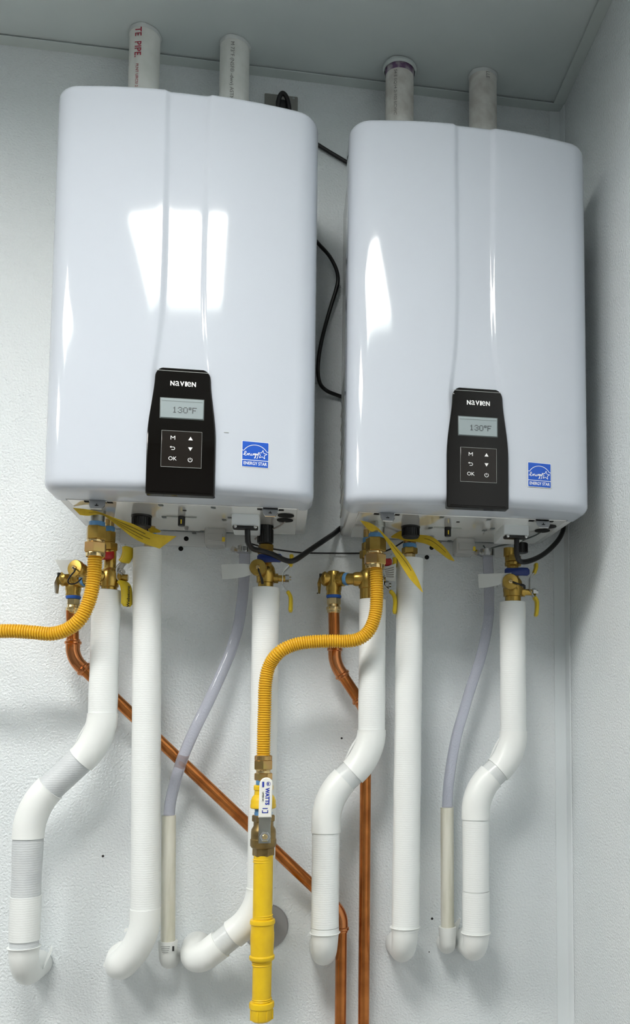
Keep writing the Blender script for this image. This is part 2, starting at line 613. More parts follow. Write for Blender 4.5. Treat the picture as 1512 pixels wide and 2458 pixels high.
# brand word: all letters at one height, the a and e are lower-case shapes
lx = -.0193
word = MB()
for chh, wd, ky in (('N', .0078, 1.0), ('a', .0074, 1.30), ('V', .0080, 1.0), ('I', .0032, 1.0), ('e', .0074, 1.30), ('N', .0078, 1.0)):
    mb = text(chh, .0118, lambda x, y, d: V(x, y, d), None, None, None, bold=.0004 if chh in 'NVI' else 0.0)
    A = np.array(mb.v)
    w0, w1, h0, h1 = A[:, 0].min(), A[:, 0].max(), A[:, 1].min(), A[:, 1].max()
    A2 = [(lx + (p[0] - w0) / (w1 - w0) * wd * .88, (p[1] - (h0 + h1) / 2) / (h1 - h0) * .0082) for p in A]
    word.add([OL + V(a + .0025, PY - .0005, b + .1795) for a, b in A2], mb.f)
    lx += wd * 1.02
word.build('brand_lettering', 'ink_white', panel, fix=False)
disp = MB().box(OL + V(.0030, PY - .0003, .1370), (.0690, .0024, .0330), .0008).build('display', 'lcd', panel, label='grey-green display reading 130 degrees F')
MB().box(OL + V(.0030, PY - .0016, .1488), (.066, .0003, .0004)).box(OL + V(.0030, PY + .0003, .1370), (.0715, .0012, .0355), .0004).build('display_edge', 'lcd_edge', panel)
# dot-matrix figures 130 degrees F
GL = {'1': ['00100', '01100', '00100', '00100', '00100', '00100', '01110'], '3': ['01110', '10001', '00001', '00110', '00001', '10001', '01110'],
      '0': ['01110', '10001', '10001', '10001', '10001', '10001', '01110'], 'd': ['111', '101', '111', '000', '000', '000', '000'],
      'F': ['11111', '10000', '10000', '11110', '10000', '10000', '10000']}
dm = MB()
px = .00145
xx = -.0115
for chh in '130dF':
    rws = GL[chh]
    for r_, line in enumerate(rws):
        for c_, bit in enumerate(line):
            if bit == '1':
                cxx, czz = xx + c_ * px, .1385 - r_ * px
                q = px * .5
                dm.add([OL + V(cxx - q, PY - .0018, czz - q), OL + V(cxx + q, PY - .0018, czz - q), OL + V(cxx + q, PY - .0018, czz + q), OL + V(cxx - q, PY - .0018, czz + q)], [(0, 1, 2, 3)])
    xx += (len(rws[0]) + 1) * px
dm.build('display_digits', 'lcd_ink', panel, fix=False)
bx, bz = .0038, .0680
MB().box(OL + V(bx, PY - .0004, bz), (.0640, .0016, .0605), .0006).build('button_pad', 'black_button', panel)
fr = MB()
for (cx_, cz_, sx_, sz_) in ((bx, bz + .0305, .0650, .0005), (bx, bz - .0305, .0650, .0006), (bx - .0323, bz, .0004, .061), (bx + .0323, bz, .0004, .061)):
    fr.box(OL + V(cx_, PY - .0008, cz_), (sx_, .0010, sz_))
fr.build('pad_rim', 'ink_grey', panel)
BY = PY - .0012


def stroke(pts, w, y):
    """flat white line work, pts in panel coordinates"""
    mb = MB()
    pts = [np.array(p, float) for p in pts]
    rows = []
    for i in range(len(pts)):
        a, b = pts[max(i - 1, 0)], pts[min(i + 1, len(pts) - 1)]
        t = nrm(b - a)
        n_ = np.array([-t[1], t[0]]) * w / 2
        rows.append([OL + V(pts[i][0] + n_[0], y, pts[i][1] + n_[1]), OL + V(pts[i][0] - n_[0], y, pts[i][1] - n_[1])])
    return mb.grid(rows)


def ring_pts(cx_, cz_, r, a0, a1, n=14):
    return [(cx_ + r * math.cos(math.radians(a)), cz_ + r * math.sin(math.radians(a))) for a in np.linspace(a0, a1, n)]


bl, brr = -.0103, .0180
m1 = stroke([(bl - .0032, .0835), (bl - .0032, .0900)], .0010, BY - .0004)
for q_ in (stroke([(bl + .0032, .0835), (bl + .0032, .0900)], .0010, BY - .0004), stroke([(bl - .0032, .0898), (bl, .0862)], .0010, BY - .0004), stroke([(bl + .0032, .0898), (bl, .0862)], .0010, BY - .0004)):
    m1.add(q_.v, q_.f)
m1.build('button_symbol', 'ink_white', panel, fix=False)
text('OK', .0092, face(bl, .0514, BY), 'button_symbol', 'ink_white', panel)
for zc_, s in ((.0866, 1), (.0690, -1)):
    MB().add([OL + V(brr - .0036, BY - .0004, zc_ - s * .0028), OL + V(brr + .0036, BY - .0004, zc_ - s * .0028), OL + V(brr, BY - .0004, zc_ + s * .0032)], [(0, 1, 2)]).build(
        'button_symbol', 'ink_white', panel, fix=False)
a = stroke([(bl - .0035, .0710), (bl + .0010, .0710)] + ring_pts(bl + .0012, .0688, .0022, 90, -90, 9) + [(bl - .0020, .0666)], .0009, BY - .0004)
b = MB().add([OL + V(bl - .0046, BY - .0004, .0710), OL + V(bl - .0022, BY - .0004, .0728), OL + V(bl - .0022, BY - .0004, .0692)], [(0, 1, 2)])
a.add(b.v, b.f).build('button_symbol', 'ink_white', panel, fix=False)
a = stroke(ring_pts(brr, .0506, .0033, 125, 415, 20), .0009, BY - .0004)
b = stroke([(brr, .0545), (brr, .0507)], .0009, BY - .0004)
a.add(b.v, b.f).build('button_symbol', 'ink_white', panel, fix=False)
MB().box(OL + V(PC - .0008, PY - .0002, .2005), (.0855, .0006, .0008)).build('panel_line', 'ink_grey', panel)  # thin grey line across the top of the panel

# --- blue efficiency sticker (built round its own centre, follows the curve of the cover)
SC = V(.1233, 0, .0692)
SS = .0215


def stk(x, z, d):
    X = SC[0] + x
    return OL + V(X, front_y(X) - d, SC[2] + z)


def patch(x0, x1, z0, z1, d, n=8):
    return MB().grid([[stk(x, z, d) for x in np.linspace(x0, x1, n)] for z in (z0, z1)])


st = patch(-SS - .0008, SS + .0008, -SS - .0008, SS + .0008, .0005).build('energy_sticker', 'label_white', heater, label='blue and white energy rating sticker', fix=False)
patch(-SS, SS, -SS, SS, .0008).build('sticker_ground', 'label_blue', st, fix=False)


def sline(pts, w, d=.0012):
    pts = [np.array(p, float) for p in pts]
    rows = []
    for i in range(len(pts)):
        a, b = pts[max(i - 1, 0)], pts[min(i + 1, len(pts) - 1)]
        t = nrm(b - a)
        n_ = np.array([-t[1], t[0]]) * w / 2
        rows.append([stk(pts[i][0] + n_[0], pts[i][1] + n_[1], d), stk(pts[i][0] - n_[0], pts[i][1] - n_[1], d)])
    return MB().grid(rows)


art = sline([(-SS, -.0102), (SS, -.0102)], .0010)
for m_ in (sline([(-SS, .0060)] + ring_pts(0, -.0060, .0222, 148, 32, 18) + [(SS, .0055)], .0010),):
    art.add(m_.v, m_.f)
sp = []
for k in range(11):
    r_ = .0078 if k % 2 == 0 else .0034
    an = math.radians(90 + 36 * k - 6)
    sp.append((.0118 + r_ * math.cos(an), .0004 + r_ * math.sin(an)))
for i in range(10):
    m_ = sline([sp[i], sp[i + 1]], .0009)
    art.add(m_.v, m_.f)
# the joined-up word in front of the star
script = [(-.0205, -.0012), (-.0180, -.0012), (-.0158, .0012), (-.0152, .0040), (-.0172, .0036), (-.0180, -.0002), (-.0168, -.0026), (-.0140, -.0018),
          (-.0122, .0012), (-.0118, -.0024), (-.0108, .0002), (-.0092, .0012), (-.0088, -.0022), (-.0072, -.0012), (-.0058, .0010), (-.0068, -.0006),
          (-.0058, -.0024), (-.0040, -.0006), (-.0030, .0014), (-.0024, -.0016), (-.0014, .0012), (-.0002, .0012), (-.0006, -.0018), (.0010, .0016), (.0002, -.0052),
          (-.0016, -.0066), (.0000, -.0034), (.0022, .0002), (.0030, .0016), (.0034, -.0012), (.0052, .0020), (.0034, -.0060), (.0020, -.0066)]
m_ = sline([(p[0], p[1]) for p in smooth([V(*p, 0) for p in script], 4)], .0009)
art.add(m_.v, m_.f)
m_ = text('ENERGY STAR', .0076, lambda x, y, d: stk(x, y - .0160, .0012), None, None, None, bold=.00012, condense=.80)
art.add(m_.v, m_.f)
art.build('sticker_print', 'label_white', st, fix=False)

# --- underside fittings (hang below the plate)
for sx, yb_ in ((-.1450, -.243), (.1485, -.240)):
    la = MB().box(OL + V(sx, yb_ + .004, -.0005), (.030, .012, .004), .001).build('latch', 'steel', heater)
    MB().prism([(-.013, 0), (.013, 0), (.013, -.012), (.009, -.020), (-.009, -.020), (-.013, -.012)], OL + V(sx, yb_ - .001, -.001), X_, nrm(V(0, .5, .86)), .002).build('latch_plate', 'steel', la)
    MB().lathe(OL + V(sx, yb_ - .0025 - .004, -.0125), nrm(V(0, -.86, .5)), [(0, .0055), (.002, .0055), (.0032, .003)], 16).build('screw', 'steel', la)
    MB().box(OL + V(sx - .0001, yb_ - .0095, -.0110), (.006, .001, .0012), axes=(X_, Y_, Z_)).box(OL + V(sx, yb_ - .0095, -.0110), (.0012, .001, .006)).build('screw_slot', 'hole_black', la)
    for dx in (-.019, .019):
        MB().box(OL + V(sx + dx, yb_ + .006, -.0012), (.009, .008, .0015)).build('latch_slot', 'hole_black', la)
for (u, v) in ((386, 1213), (394, 1242), (512, 1219), (552, 1243), (538, 1248), (486, 1276), (466, 1280), (394, 1241)):
    p = atz(u, v, -.0012)
    MB().box(V(p[0], p[1], -.0012), (.008, .010, .0012), .0003).build('slot', 'lcd_edge', heater)
MB().lathe(OL + V(-.0045, -.20, -.0006), -Z_, [(0, .0035), (.001, .0035)], 10).build('screw_hole', 'hole_black', heater)
for (u, v) in ((686, 1237), (684, 1248)):                     # oval cable grommets
    p = atz(u, v, -.001)
    MB().lathe(V(p[0], p[1], -.001), -Z_, [(0, .015), (.0015, .015), (.002, .012)], 20).build('grommet', 'hole_black', heater)
# terminal box with clamp
tb = MB().box(OL + V(.1030, -.150, -.0115), (.0500, .085, .023), .0025).build('terminal_box', 'box_white', heater)
MB().box(OL + V(.1030, -.186, -.0255), (.046, .018, .006), .0025).build('cord_clamp', 'black_plastic', tb)
for s in (-1, 1):
    MB().lathe(OL + V(.1030 + s * .018, -.1955, -.0255), -Y_, [(0, .003), (.0015, .003), (.002, .002)], 10).build('clamp_screw', 'steel', tb)
# knurled filter cap and small drain plug
p = atz(340, 1238, -.001)
kc = V(p[0], p[1], -.001)
kn = MB().lathe(kc, -Z_, [(0, .0185), (.003, .0185), (.004, .0165), (.020, .0165), (.022, .015)], 36).build('filter_cap', 'black_plastic', heater)
for k in range(24):
    a_ = 2 * math.pi * k / 24
    MB().box(kc + V(.0168 * math.cos(a_), .0168 * math.sin(a_), -.0115), (.0016, .0016, .014), axes=(V(math.cos(a_), math.sin(a_), 0), V(-math.sin(a_), math.cos(a_), 0), Z_)).build('grip_rib', 'black_plastic', kn)
p = atz(436, 1240, -.001)
pc_ = V(p[0], p[1], -.001)
pl = MB().lathe(pc_, -Z_, [(0, .0065), (.017, .0065), (.018, .0055)], 18).build('drain_plug', 'black_plastic', heater)
MB().box(pc_ + V(0, -.0067, -.011), (.002, .0006, .008)).build('plug_mark', 'grip_yellow', pl)
MB().box(pc_ + V(-.017, 0, -.0008), (.020, .003, .0015)).box(pc_ + V(.017, 0, -.0008), (.020, .003, .0015)).build('plug_bracket', 'steel_dull', heater)
# clear condensate trap
ct = MB().box(OL + V(.0390, -.045, -.017), (.0400, .045, .034), .004).build('condensate_trap', 'clear_box', heater)
MB().box(OL + V(.0390, -.0690, -.020), (.030, .003, .014), .001).build('trap_window', 'clear_box', ct)
MB().box(OL + V(.0560, -.0690, -.024), (.006, .003, .009), .001).build('trap_tab', 'grip_yellow', ct)
# wall flange under the rear edge with two bolt holes
fl = MB().box(OL + V(.000, -.003, -.012), (.30, .003, .030), .001).build('mounting_flange', 'heater_metal', heater)
for (u, v) in ((447, 1293), (434, 1317)):
    p = at(u, v, -.0046)
    MB().lathe(V(p[0], -.0044, p[2]), -Y_, [(0, .0048), (.0006, .0048)], 14).build('bolt_hole', 'hole_black', fl)


def copy_tree(o, parent=None):
    c = o.copy()
    COL.objects.link(c)
    c.parent = parent
    for ch in o.children:
        copy_tree(ch, c)
    return c


heater2 = copy_tree(heater)
heater2.location = Vector(OR)
heater2['label'] = 'white wall-hung water heater at right, beside the corner wall'
for ch in heater2.children:
    if ch.name.startswith('terminal_box'):
        ch.location = ch.location + Vector((.009, 0, .002))
    if ch.name.startswith('energy_sticker'):
        ch.location = ch.location + Vector((-.0061, -.0012, -.0105))
# scuff on the left cover
p = at(543, 1037, -.335)
MB().box(V(p[0], front_y(p[0] - OL[0]) - .0002, p[2]), (.008, .0008, .0013), .0003).build('scuff', 'ink_grey', heater)


# ------------------------------------------------------------------ piping helpers
def col(mb, u, y, prof, n=28, phase=0.0, uref=None):
    """turned piece standing upright: prof = [(v, width in pixels), ...] read at depth y"""
    vm = prof[len(prof) // 2][0]
    x = at(u, vm, y)[0]
    k = scale(u, vm, y)
    z0 = at(u, prof[0][0], y)[2]
    mb.lathe(V(x, y, z0), -Z_, [(z0 - at(u, v, y)[2], w / 2 / k) for v, w in prof], n, phase)
    return mb


def hexcol(mb, u, y, v0, v1, w, phase=math.pi / 6 + .2):
    k = scale(u, (v0 + v1) / 2, y)
    x = at(u, (v0 + v1) / 2, y)[0]
    z0, z1 = at(u, v0, y)[2], at(u, v1, y)[2]
    r = w / 2 / k
    c = min(.0015, (z0 - z1) * .2)
    mb.lathe(V(x, y, z0), -Z_, [(0, r - c), (c, r), (z0 - z1 - c, r), (z0 - z1, r - c)], 6, phase)
    return mb


def bar(mb, path, wd, w, th, n=16, taper=True):
    """rounded flat bar along a path, broad side along wd"""
    path = [np.array(p, float) for p in path]
    wd = nrm(wd)
    rows = []
    m = len(path)
    for i in range(m):
        t = nrm(path[min(i + 1, m - 1)] - path[max(i - 1, 0)])
        nn = nrm(np.cross(t, wd))
        f = 1.0
        if taper and i in (0, m - 1):
            f = .6
        rr = []
        for k in range(n):
            a = 2 * math.pi * k / n
            c, s = math.cos(a), math.sin(a)
            c = math.copysign(abs(c) ** .6, c)
            s = math.copysign(abs(s) ** .6, s)
            rr.append(path[i] + wd * c * w / 2 * f + nn * s * th / 2 * f)
        rows.append(rr)
    return mb.grid(rows, True, True, True)


def pxpath(pts, y=None):
    """pixel path -> world; each point (u, v) at depth y or (u, v, y)"""
    return [at(p[0], p[1], p[2] if len(p) > 2 else y) for p in pts]


def ends(path, ln=.004):
    a, b = np.array(path[0]), np.array(path[-1])
    return [a] + [np.array(p) for p in path[1:-1]] + [b]


# ------------------------------------------------------------------ vent pipes through the ceiling
VY = -0.070
VR = 0.0297
vents = [((347, 130), 'leftmost white plastic vent pipe with red printed lettering, above left heater', 'pvc_white', 0.0),
         ((563, 160), 'white plastic vent pipe with grey printed line, above left heater by outlet', 'pvc_white', 0.0),
         ((959, 210), 'smudged vent pipe ringed with purple primer at the ceiling, above right heater', 'pvc_smudged', 0.0),
         ((1159, 240), 'rightmost smudged vent pipe, above right heater near the room corner', 'pvc_smudged', 0.0)]
for i, ((u, v), lab, m, _) in enumerate(vents):
    x = at(u, v, VY)[0]
    zb = HH + .0005 if i < 2 else HH + OR[2] + .0005
    t = thing('vent_pipe', lab, 'vent pipe', (x, VY, zb), 'vent pipes above the heaters')
    MB().lathe((x, VY, zb), Z_, [(0, VR), (CEIL + .004 - zb, VR)], 40).build('pipe', m, t)
    MB().lathe((x, VY, zb), Z_, [(0, VR + .004), (.012, VR + .004), (.014, VR + .0005)], 40, caps=False).build('collar', 'heater_metal', t)
    # ragged bead of sealant where it meets the ceiling
    rows = []
    for (dz, dr) in ((-.005, .0002), (-.0035, .0008), (-.001, .0017), (.002, .0018)):
        rows.append([V(x + (VR + dr * (1 + .55 * math.sin(3 * a_ + i) + .3 * math.sin(7 * a_ + 2 * i))) * math.cos(a_),
                       VY + (VR + dr * (1 + .55 * math.sin(3 * a_ + i) + .3 * math.sin(7 * a_ + 2 * i))) * math.sin(a_), CEIL + dz)
                     for a_ in (2 * math.pi * k / 48 for k in range(48))])
    MB().grid(rows, True).build('sealant_bead', 'caulk', t)
    if i == 2:
        MB().lathe((x, VY, CEIL - .022), Z_, [(0, VR + .0004), (.016, VR + .0007), (.021, VR + .001)], 40, caps=False).build('primer_ring', 'primer_purple', t)
        MB().lathe((x, VY, CEIL - .010), Z_, [(0, VR + .003), (.004, VR + .006), (.008, VR + .006), (.010, VR + .003)], 40, caps=False).build('ceiling_ring', 'trim_white', t)

    def wrap(a0, zt, x=x):
        # line runs down the pipe, letters turned clockwise
        return lambda tx, ty, d: V(x + (VR + d) * math.sin(a0 + ty / VR), VY - (VR + d) * math.cos(a0 + ty / VR), zt - tx)
    if i == 0:
        text('TE  PIPE.', .0185, wrap(-.30, CEIL - .006), 'pipe_print', 'ink_red', t, align='LEFT', condense=.95, bold=.0002, depth=.0011)
        text('PLNT URCSI 2 PVC TOR', .0080, wrap(-.30, CEIL - .083), 'pipe_print', 'ink_red', t, align='LEFT', condense=1.0, depth=.0011)
    elif i == 1:
        text('M 73°F (NSF® -dwv) ASTM', .0100, wrap(-.10, CEIL - .012), 'pipe_print', 'ink_print', t, align='LEFT', condense=1.1, depth=.0011)
        MB().lathe((x, VY, .795), Z_, [(0, VR), (.0004, VR + .0004), (.0012, VR + .0004), (.0016, VR)], 40, caps=False).build('pipe_seam', 'ink_print', t)
    elif i == 2:
        text('S4 E EQ14 2-102 LCVI/C', .0085, wrap(-.42, CEIL - .026), 'pipe_print', 'ink_print', t, align='LEFT', condense=1.15, depth=.0011)
    else:
        text('LLE', .0105, wrap(.12, CEIL - .006), 'pipe_print', 'ink_print', t, align='LEFT', depth=.0011)

# ------------------------------------------------------------------ insulated water pipes
IY = -0.100


def straight(pa, pb, r, n=28, wob=0.0):
    pa, pb = np.array(pa, float), np.array(pb, float)
    m = max(3, int(np.linalg.norm(pb - pa) / .012))
    pts = [pa + (pb - pa) * k / m for k in range(m + 1)]
    rr = [r * (1 + wob * math.sin(k * .9) * .5 + wob * math.sin(k * .37 + 1) * .6) for k in range(m + 1)]
    return MB().tube(pts, rr, n)


def wall_elbow(parent, p_top, zaxis, r, side=0.0, name='elbow_cover'):
    """cover that turns from straight down into the wall"""
    p_top = np.array(p_top, float)
    x, y = p_top[0], p_top[1]
    s = min(.055, -y - .012, p_top[2] - zaxis - .004)
    a = V(x + side * .3, y, zaxis + s)
    c = V(x + side * .6, y, zaxis)
    b = V(x + side, y + s, zaxis)
    pts = [p_top] + [p_top + (a - p_top) * .5] + arc(a, c, b, 12) + [V(x + side, -.0015, zaxis)]
    rr = [r * 1.13, r * 1.06] + [r * (1.0 - .09 * math.sin(math.pi * min(k, 9) / 18)) for k in range(13)] + [r * 1.0]
    return MB().tube(pts, rr, 32).build(name, 'cover_white', parent)


def seam_flap(parent, p, q, wdir, w):
    """curled free edge of a fitting cover"""
    p, q, wdir = np.array(p, float), np.array(q, float), nrm(wdir)
    pa = [p + (q - p) * t for t in np.linspace(0, 1, 6)]
    pb = [a_ + wdir * w * math.sin(math.pi * min(max(t, .08), .92)) for a_, t in zip(pa, np.linspace(0, 1, 6))]
    return MB().strip(pa, pb, .0012).build('cover_flap', 'cover_white', parent)


def ipipe(label, top, runs, r):
    return thing('insulated_pipe', label, 'insulated pipe', at(top[0], top[1], IY), 'white insulated pipes under the heaters')


def P(u, v, y=IY):
    return at(u, v, y)


def cover45(parent, a, c, b, r):
    """45 degree fitting cover through a, round c, to b"""
    a, c, b = (np.array(q, float) for q in (a, c, b))
    s = min(np.linalg.norm(a - c), np.linalg.norm(b - c)) * .96
    p0, p1 = c + nrm(a - c) * s, c + nrm(b - c) * s
    pts = [a] + arc(p0, c, p1, 12) + [b]
    rr = [r * 1.075] + [r * (1.06 + .02 * math.sin(math.pi * k / 12)) for k in range(13)] + [r * 1.075]
    o = MB().tube(pts, rr, 32).build('elbow_cover', 'cover_white', parent)
    return o


def lerp(a, b, t):
    return np.array(a) + (np.array(b) - np.array(a)) * t


# --- left heater, hot outlet: offset run with grey tape
r = .0257
t = ipipe('leftmost insulated pipe, jogging left, with a grey taped band near its bottom', (252, 1418), None, r)
xa = P(251, 1570)[0]
xb = P(63, 2130)[0]
zt, z1 = P(251, 1418)[2], P(251, 1712)[2]
c1 = V(xa, IY, P(251, 1778)[2])
c2 = V(xb, IY, P(64, 1938)[2])
e1, e2 = lerp(c1, c2, .29), lerp(c1, c2, .71)
straight((xa, IY, zt), (xa, IY, z1 - .004), r, wob=.015).build('jacket', 'jacket', t)
MB().lathe((xa, IY, zt + .0015), -Z_, [(0, .012), (.0008, r * .97)], 28, caps=True).build('jacket_end', 'jacket', t)
cover45(t, (xa, IY, z1), c1, e1, r)
straight(e1, e2, r * .985).build('jacket', 'tape_grey', t, label='grey tape over the jacket')
zb1 = P(64, 2012)[2]
cover45(t, e2, c2, (xb, IY, zb1), r)
zb2, zb3, zb4 = P(62, 2150)[2], P(60, 2256)[2], P(60, 2272)[2]
straight((xb, IY, zb1 + .004), (xb, IY, zb2), r * .985, wob=.03).build('jacket', 'tape_grey', t, label='grey tape over the jacket')
straight((xb, IY, zb2), (xb, IY, zb3), r * 1.02, wob=.01).build('jacket', 'jacket', t)
straight((xb, IY, zb3), (xb, IY, zb4 - .003), r * .95).build('jacket', 'tape_grey', t)
zx = P(62, 2369, -.07)[2] + r * .92
wall_elbow(t, (xb, IY, zb4), zx, r)
seam_flap(t, V(xb + r * .9, -.060, zx + .004), V(xb + r * .9, -.006, zx + .030), V(.55, -.2, .8), .016)
seam_flap(t, c1 + V(-r * 1.04, 0, .035), lerp(c1, c2, .22) + V(-.020, 0, .021), V(-.8, .0, .3), .002)

# --- left heater, middle pipe
t = ipipe('insulated pipe second from left, straight down from the left heater to a slanted elbow', (352, 1318), None, r)
pa, pb = P(354, 1318), P(349, 2188)
straight(pa, pb, .0262, wob=.012).build('jacket', 'jacket', t)
MB().lathe(pa + V(0, 0, .0012), -Z_, [(0, .012), (.0008, r * .97)], 28).build('jacket_end', 'jacket', t)
pe = P(283, 2326, -.085)
k0 = P(343, 2262, -.095)
s0 = lerp(pb, k0, -.0)
pts = [P(349, 2180)] + arc(P(348, 2215), P(341, 2262), lerp(P(341, 2262), pe, .5), 8) + arc(lerp(P(341, 2262), pe, .7), pe, V(pe[0] - .004, -.035, pe[2] + .004), 10) + [V(pe[0] - .004, -.0015, pe[2] + .004)]
MB().tube(pts, [r * 1.07] + [r * 1.06] * (len(pts) - 2) + [r * 1.08], 32).build('elbow_cover', 'cover_white', t)
seam_flap(t, P(250, 2322, -.06), P(296, 2262, -.06), V(-.5, .2, .8), .014)
seam_flap(t, P(300, 2238, -.085), P(312, 2228, -.085), V(-.8, 0, .5), .006)

# --- left heater, cold inlet: behind the yellow gas pipe
t = ipipe('insulated pipe behind the yellow gas pipe, ending in a slanted elbow', (639, 1412), None, r)
pa, pb = P(639, 1412), P(626, 2136)
straight(pa, pb, .0258, wob=.01).build('jacket', 'jacket', t)
MB().lathe(pa + V(0, 0, .0012), -Z_, [(0, .012), (.0008, r * .97)], 28).build('jacket_end', 'jacket', t)
c1 = P(624, 2192)
pe = P(470, 2312, -.085)
cover45(t, pb + V(0, 0, .004), c1, lerp(c1, pe, .42), r)
straight(lerp(c1, pe, .40), lerp(c1, pe, .66), r * .97).build('jacket', 'tape_clear', t)
d_ = nrm(pe - c1)
pts = [lerp(c1, pe, .62)] + arc(pe - d_ * .03, pe, V(pe[0] - .006, -.05, pe[2] + .01), 10) + [V(pe[0] - .006, -.0015, pe[2] + .012)]
MB().tube(pts, [r * 1.07] + [r * 1.05] * (len(pts) - 2) + [r * 1.08], 32).build('elbow_cover', 'cover_white', t)
bar(MB(), [P(592, 2072, -.1), P(604, 2076, -.118)], Z_, .006, .002).build('cover_flap', 'cover_white', t)


def offset_pipe(label, top, u1, v_e1, c1v, u2, c2v, v_e2, v_end, v_tip, r, flap=True, seam=None):
    t = ipipe(label, top, None, r)
    xa, xb = P(u1, (top[1] + v_e1) / 2)[0], P(u2, (v_e2 + v_end) / 2)[0]
    zt = P(u1, top[1])[2]
    z1 = P(u1, v_e1)[2]
    c1, c2 = V(xa, IY, P(u1, c1v)[2]), V(xb, IY, P(u2, c2v)[2])
    fa, fb = (.42, .60)
    e1, e2 = lerp(c1, c2, fa), lerp(c1, c2, fb)
    straight((xa, IY, zt), (xa, IY, z1 - .004), r, wob=.012).build('jacket', 'jacket', t)
    MB().lathe((xa, IY, zt + .0012), -Z_, [(0, .012), (.0008, r * .97)], 28).build('jacket_end', 'jacket', t)
    cover45(t, (xa, IY, z1), c1, e1, r)
    straight(lerp(c1, c2, fa - .03), lerp(c1, c2, fb + .03), r * .99).build('jacket', 'tape_clear', t)
    zb1 = P(u2, v_e2)[2]
    cover45(t, e2, c2, (xb, IY, zb1), r)
    ze = P(u2, v_end)[2]
    if seam:
        zs = P(u2, seam)[2]
        straight((xb, IY, zb1 + .004), (xb, IY, zs + .0004), r * 1.0, wob=.012).build('jacket', 'jacket', t)
        straight((xb, IY, zs - .0004), (xb, IY, ze - .004), r * 1.015, wob=.008).build('jacket', 'jacket', t)
    else:
        straight((xb, IY, zb1 + .004), (xb, IY, ze - .004), r, wob=.015).build('jacket', 'jacket', t)
    zx = P(u2, v_tip + 3, -.07)[2] + r * .92
    wall_elbow(t, (xb, IY, ze), zx, r)
    seam_flap(t, c1 + V(-r * .9, 0, .040), lerp(c1, c2, fa - .08) + V(-.021, 0, .019), V(-.8, 0, .3), .0035)
    if flap:
        seam_flap(t, V(xb - r * .95, IY + .025, ze + .022), V(xb - r * .98, -.03, zx + .01), V(-.9, .2, .3), .012)
    return t


offset_pipe('insulated pipe jogging left beneath the right heater, beside the copper riser', (892, 1440), 893, 1752, 1812, 781, 1912, 1998, 2238, 2316, .0262, flap=False, seam=2225)
t = ipipe('straight insulated pipe in the middle under the right heater', (983, 1342), None, r)
pa, pb = P(984, 1342), P(973, 2232)
straight(pa, pb, .0266, wob=.012).build('jacket', 'jacket', t)
MB().lathe(pa + V(0, 0, .0012), -Z_, [(0, .012), (.0008, r * .97)], 28).build('jacket_end', 'jacket', t)
wall_elbow(t, pb + V(-.001, 0, .006), P(970, 2313, -.07)[2] + .024, .0262)
offset_pipe('rightmost insulated pipe, jogging left, next to the room corner', (1231, 1446), 1231, 1755, 1812, 1142, 1898, 1966, 2238, 2302, .0262, seam=2138)

# ------------------------------------------------------------------ copper relief lines
CR = 0.0111


def press_fitting(parent, a, c, b, name='press_elbow', m='copper_bright'):
    """press elbow: round bend with a raised bead at each mouth"""
    a, c, b = (np.array(q, float) for q in (a, c, b))
    da, db = nrm(a - c), nrm(b - c)
    s = min(np.linalg.norm(a - c), np.linalg.norm(b - c)) * .55
    mid = arc(c + da * s, c, c + db * s, 10)

    def mouth(e, d):
        ln = .020
        return [(e + d * 0, CR + .0016), (e - d * .003, CR + .0020), (e - d * .0045, CR + .0042), (e - d * .0085, CR + .0042), (e - d * .010, CR + .0020), (e - d * .018, CR + .0018)]
    seq = mouth(a, da) + [(p, CR + .0017) for p in mid] + mouth(b, db)[::-1]
    keep = [seq[0]]
    for q in seq[1:]:
        if np.linalg.norm(q[0] - keep[-1][0]) > .0006:
            keep.append(q)
    return MB().tube([q[0] for q in keep], [q[1] for q in keep], 24).build(name, m, parent)


# left line: down, 45 degrees across the wall, then down to the floor
QY = -.048
cu = thing('copper_pipe', 'copper pipe crossing the wall diagonally behind the yellow gas pipe', 'copper pipe', at(817, 2458, QY), 'copper relief pipes')
y0 = -.060
a0, a1, a2, a3 = at(173, 1462, y0), at(174, 1580, y0), at(770, 2143, QY), at(821, 2192, QY)
zfloor = FLOOR + .001
a4 = V(at(818, 2350, QY)[0], QY, zfloor)
a3 = V(a4[0], QY, a3[2])
MB().tube([a0, a1 + V(0, 0, .022)], CR, 24).build('pipe', 'copper', cu)
da = nrm(a3 - a1)
press_fitting(cu, a1 + V(0, 0, .036), a1, a1 + da * .036)
MB().tube([a1 + da * .02, a3 - da * .022], CR, 24).build('pipe', 'copper', cu)
press_fitting(cu, a3 - da * .034, a3, a3 - Z_ * .036)
MB().tube([a3 - Z_ * .024, a4], CR, 24).build('pipe', 'copper', cu)

cu = thing('copper_pipe', 'copper pipe dropping straight down between the two insulated pipes under the right heater', 'copper pipe', at(875, 2458, QY), 'copper relief pipes')
b0, b1 = at(801, 1462, y0), at(803, 1592, y0)
b3 = V(at(875, 2150, QY)[0], QY, at(875, 1705, QY)[2])
db = nrm(b3 - b1)
MB().tube([b0, b1 + V(0, 0, .022)], CR, 24).build('pipe', 'copper', cu)
press_fitting(cu, b1 + V(0, 0, .034), b1, b1 + db * .034)
MB().tube([b1 + db * .02, b3 - db * .02], CR, 24).build('pipe', 'copper', cu)
press_fitting(cu, b3 - db * .032, b3, b3 - Z_ * .034)
MB().tube([b3 - Z_ * .022, V(b3[0], QY, zfloor)], CR, 24).build('pipe', 'copper', cu)


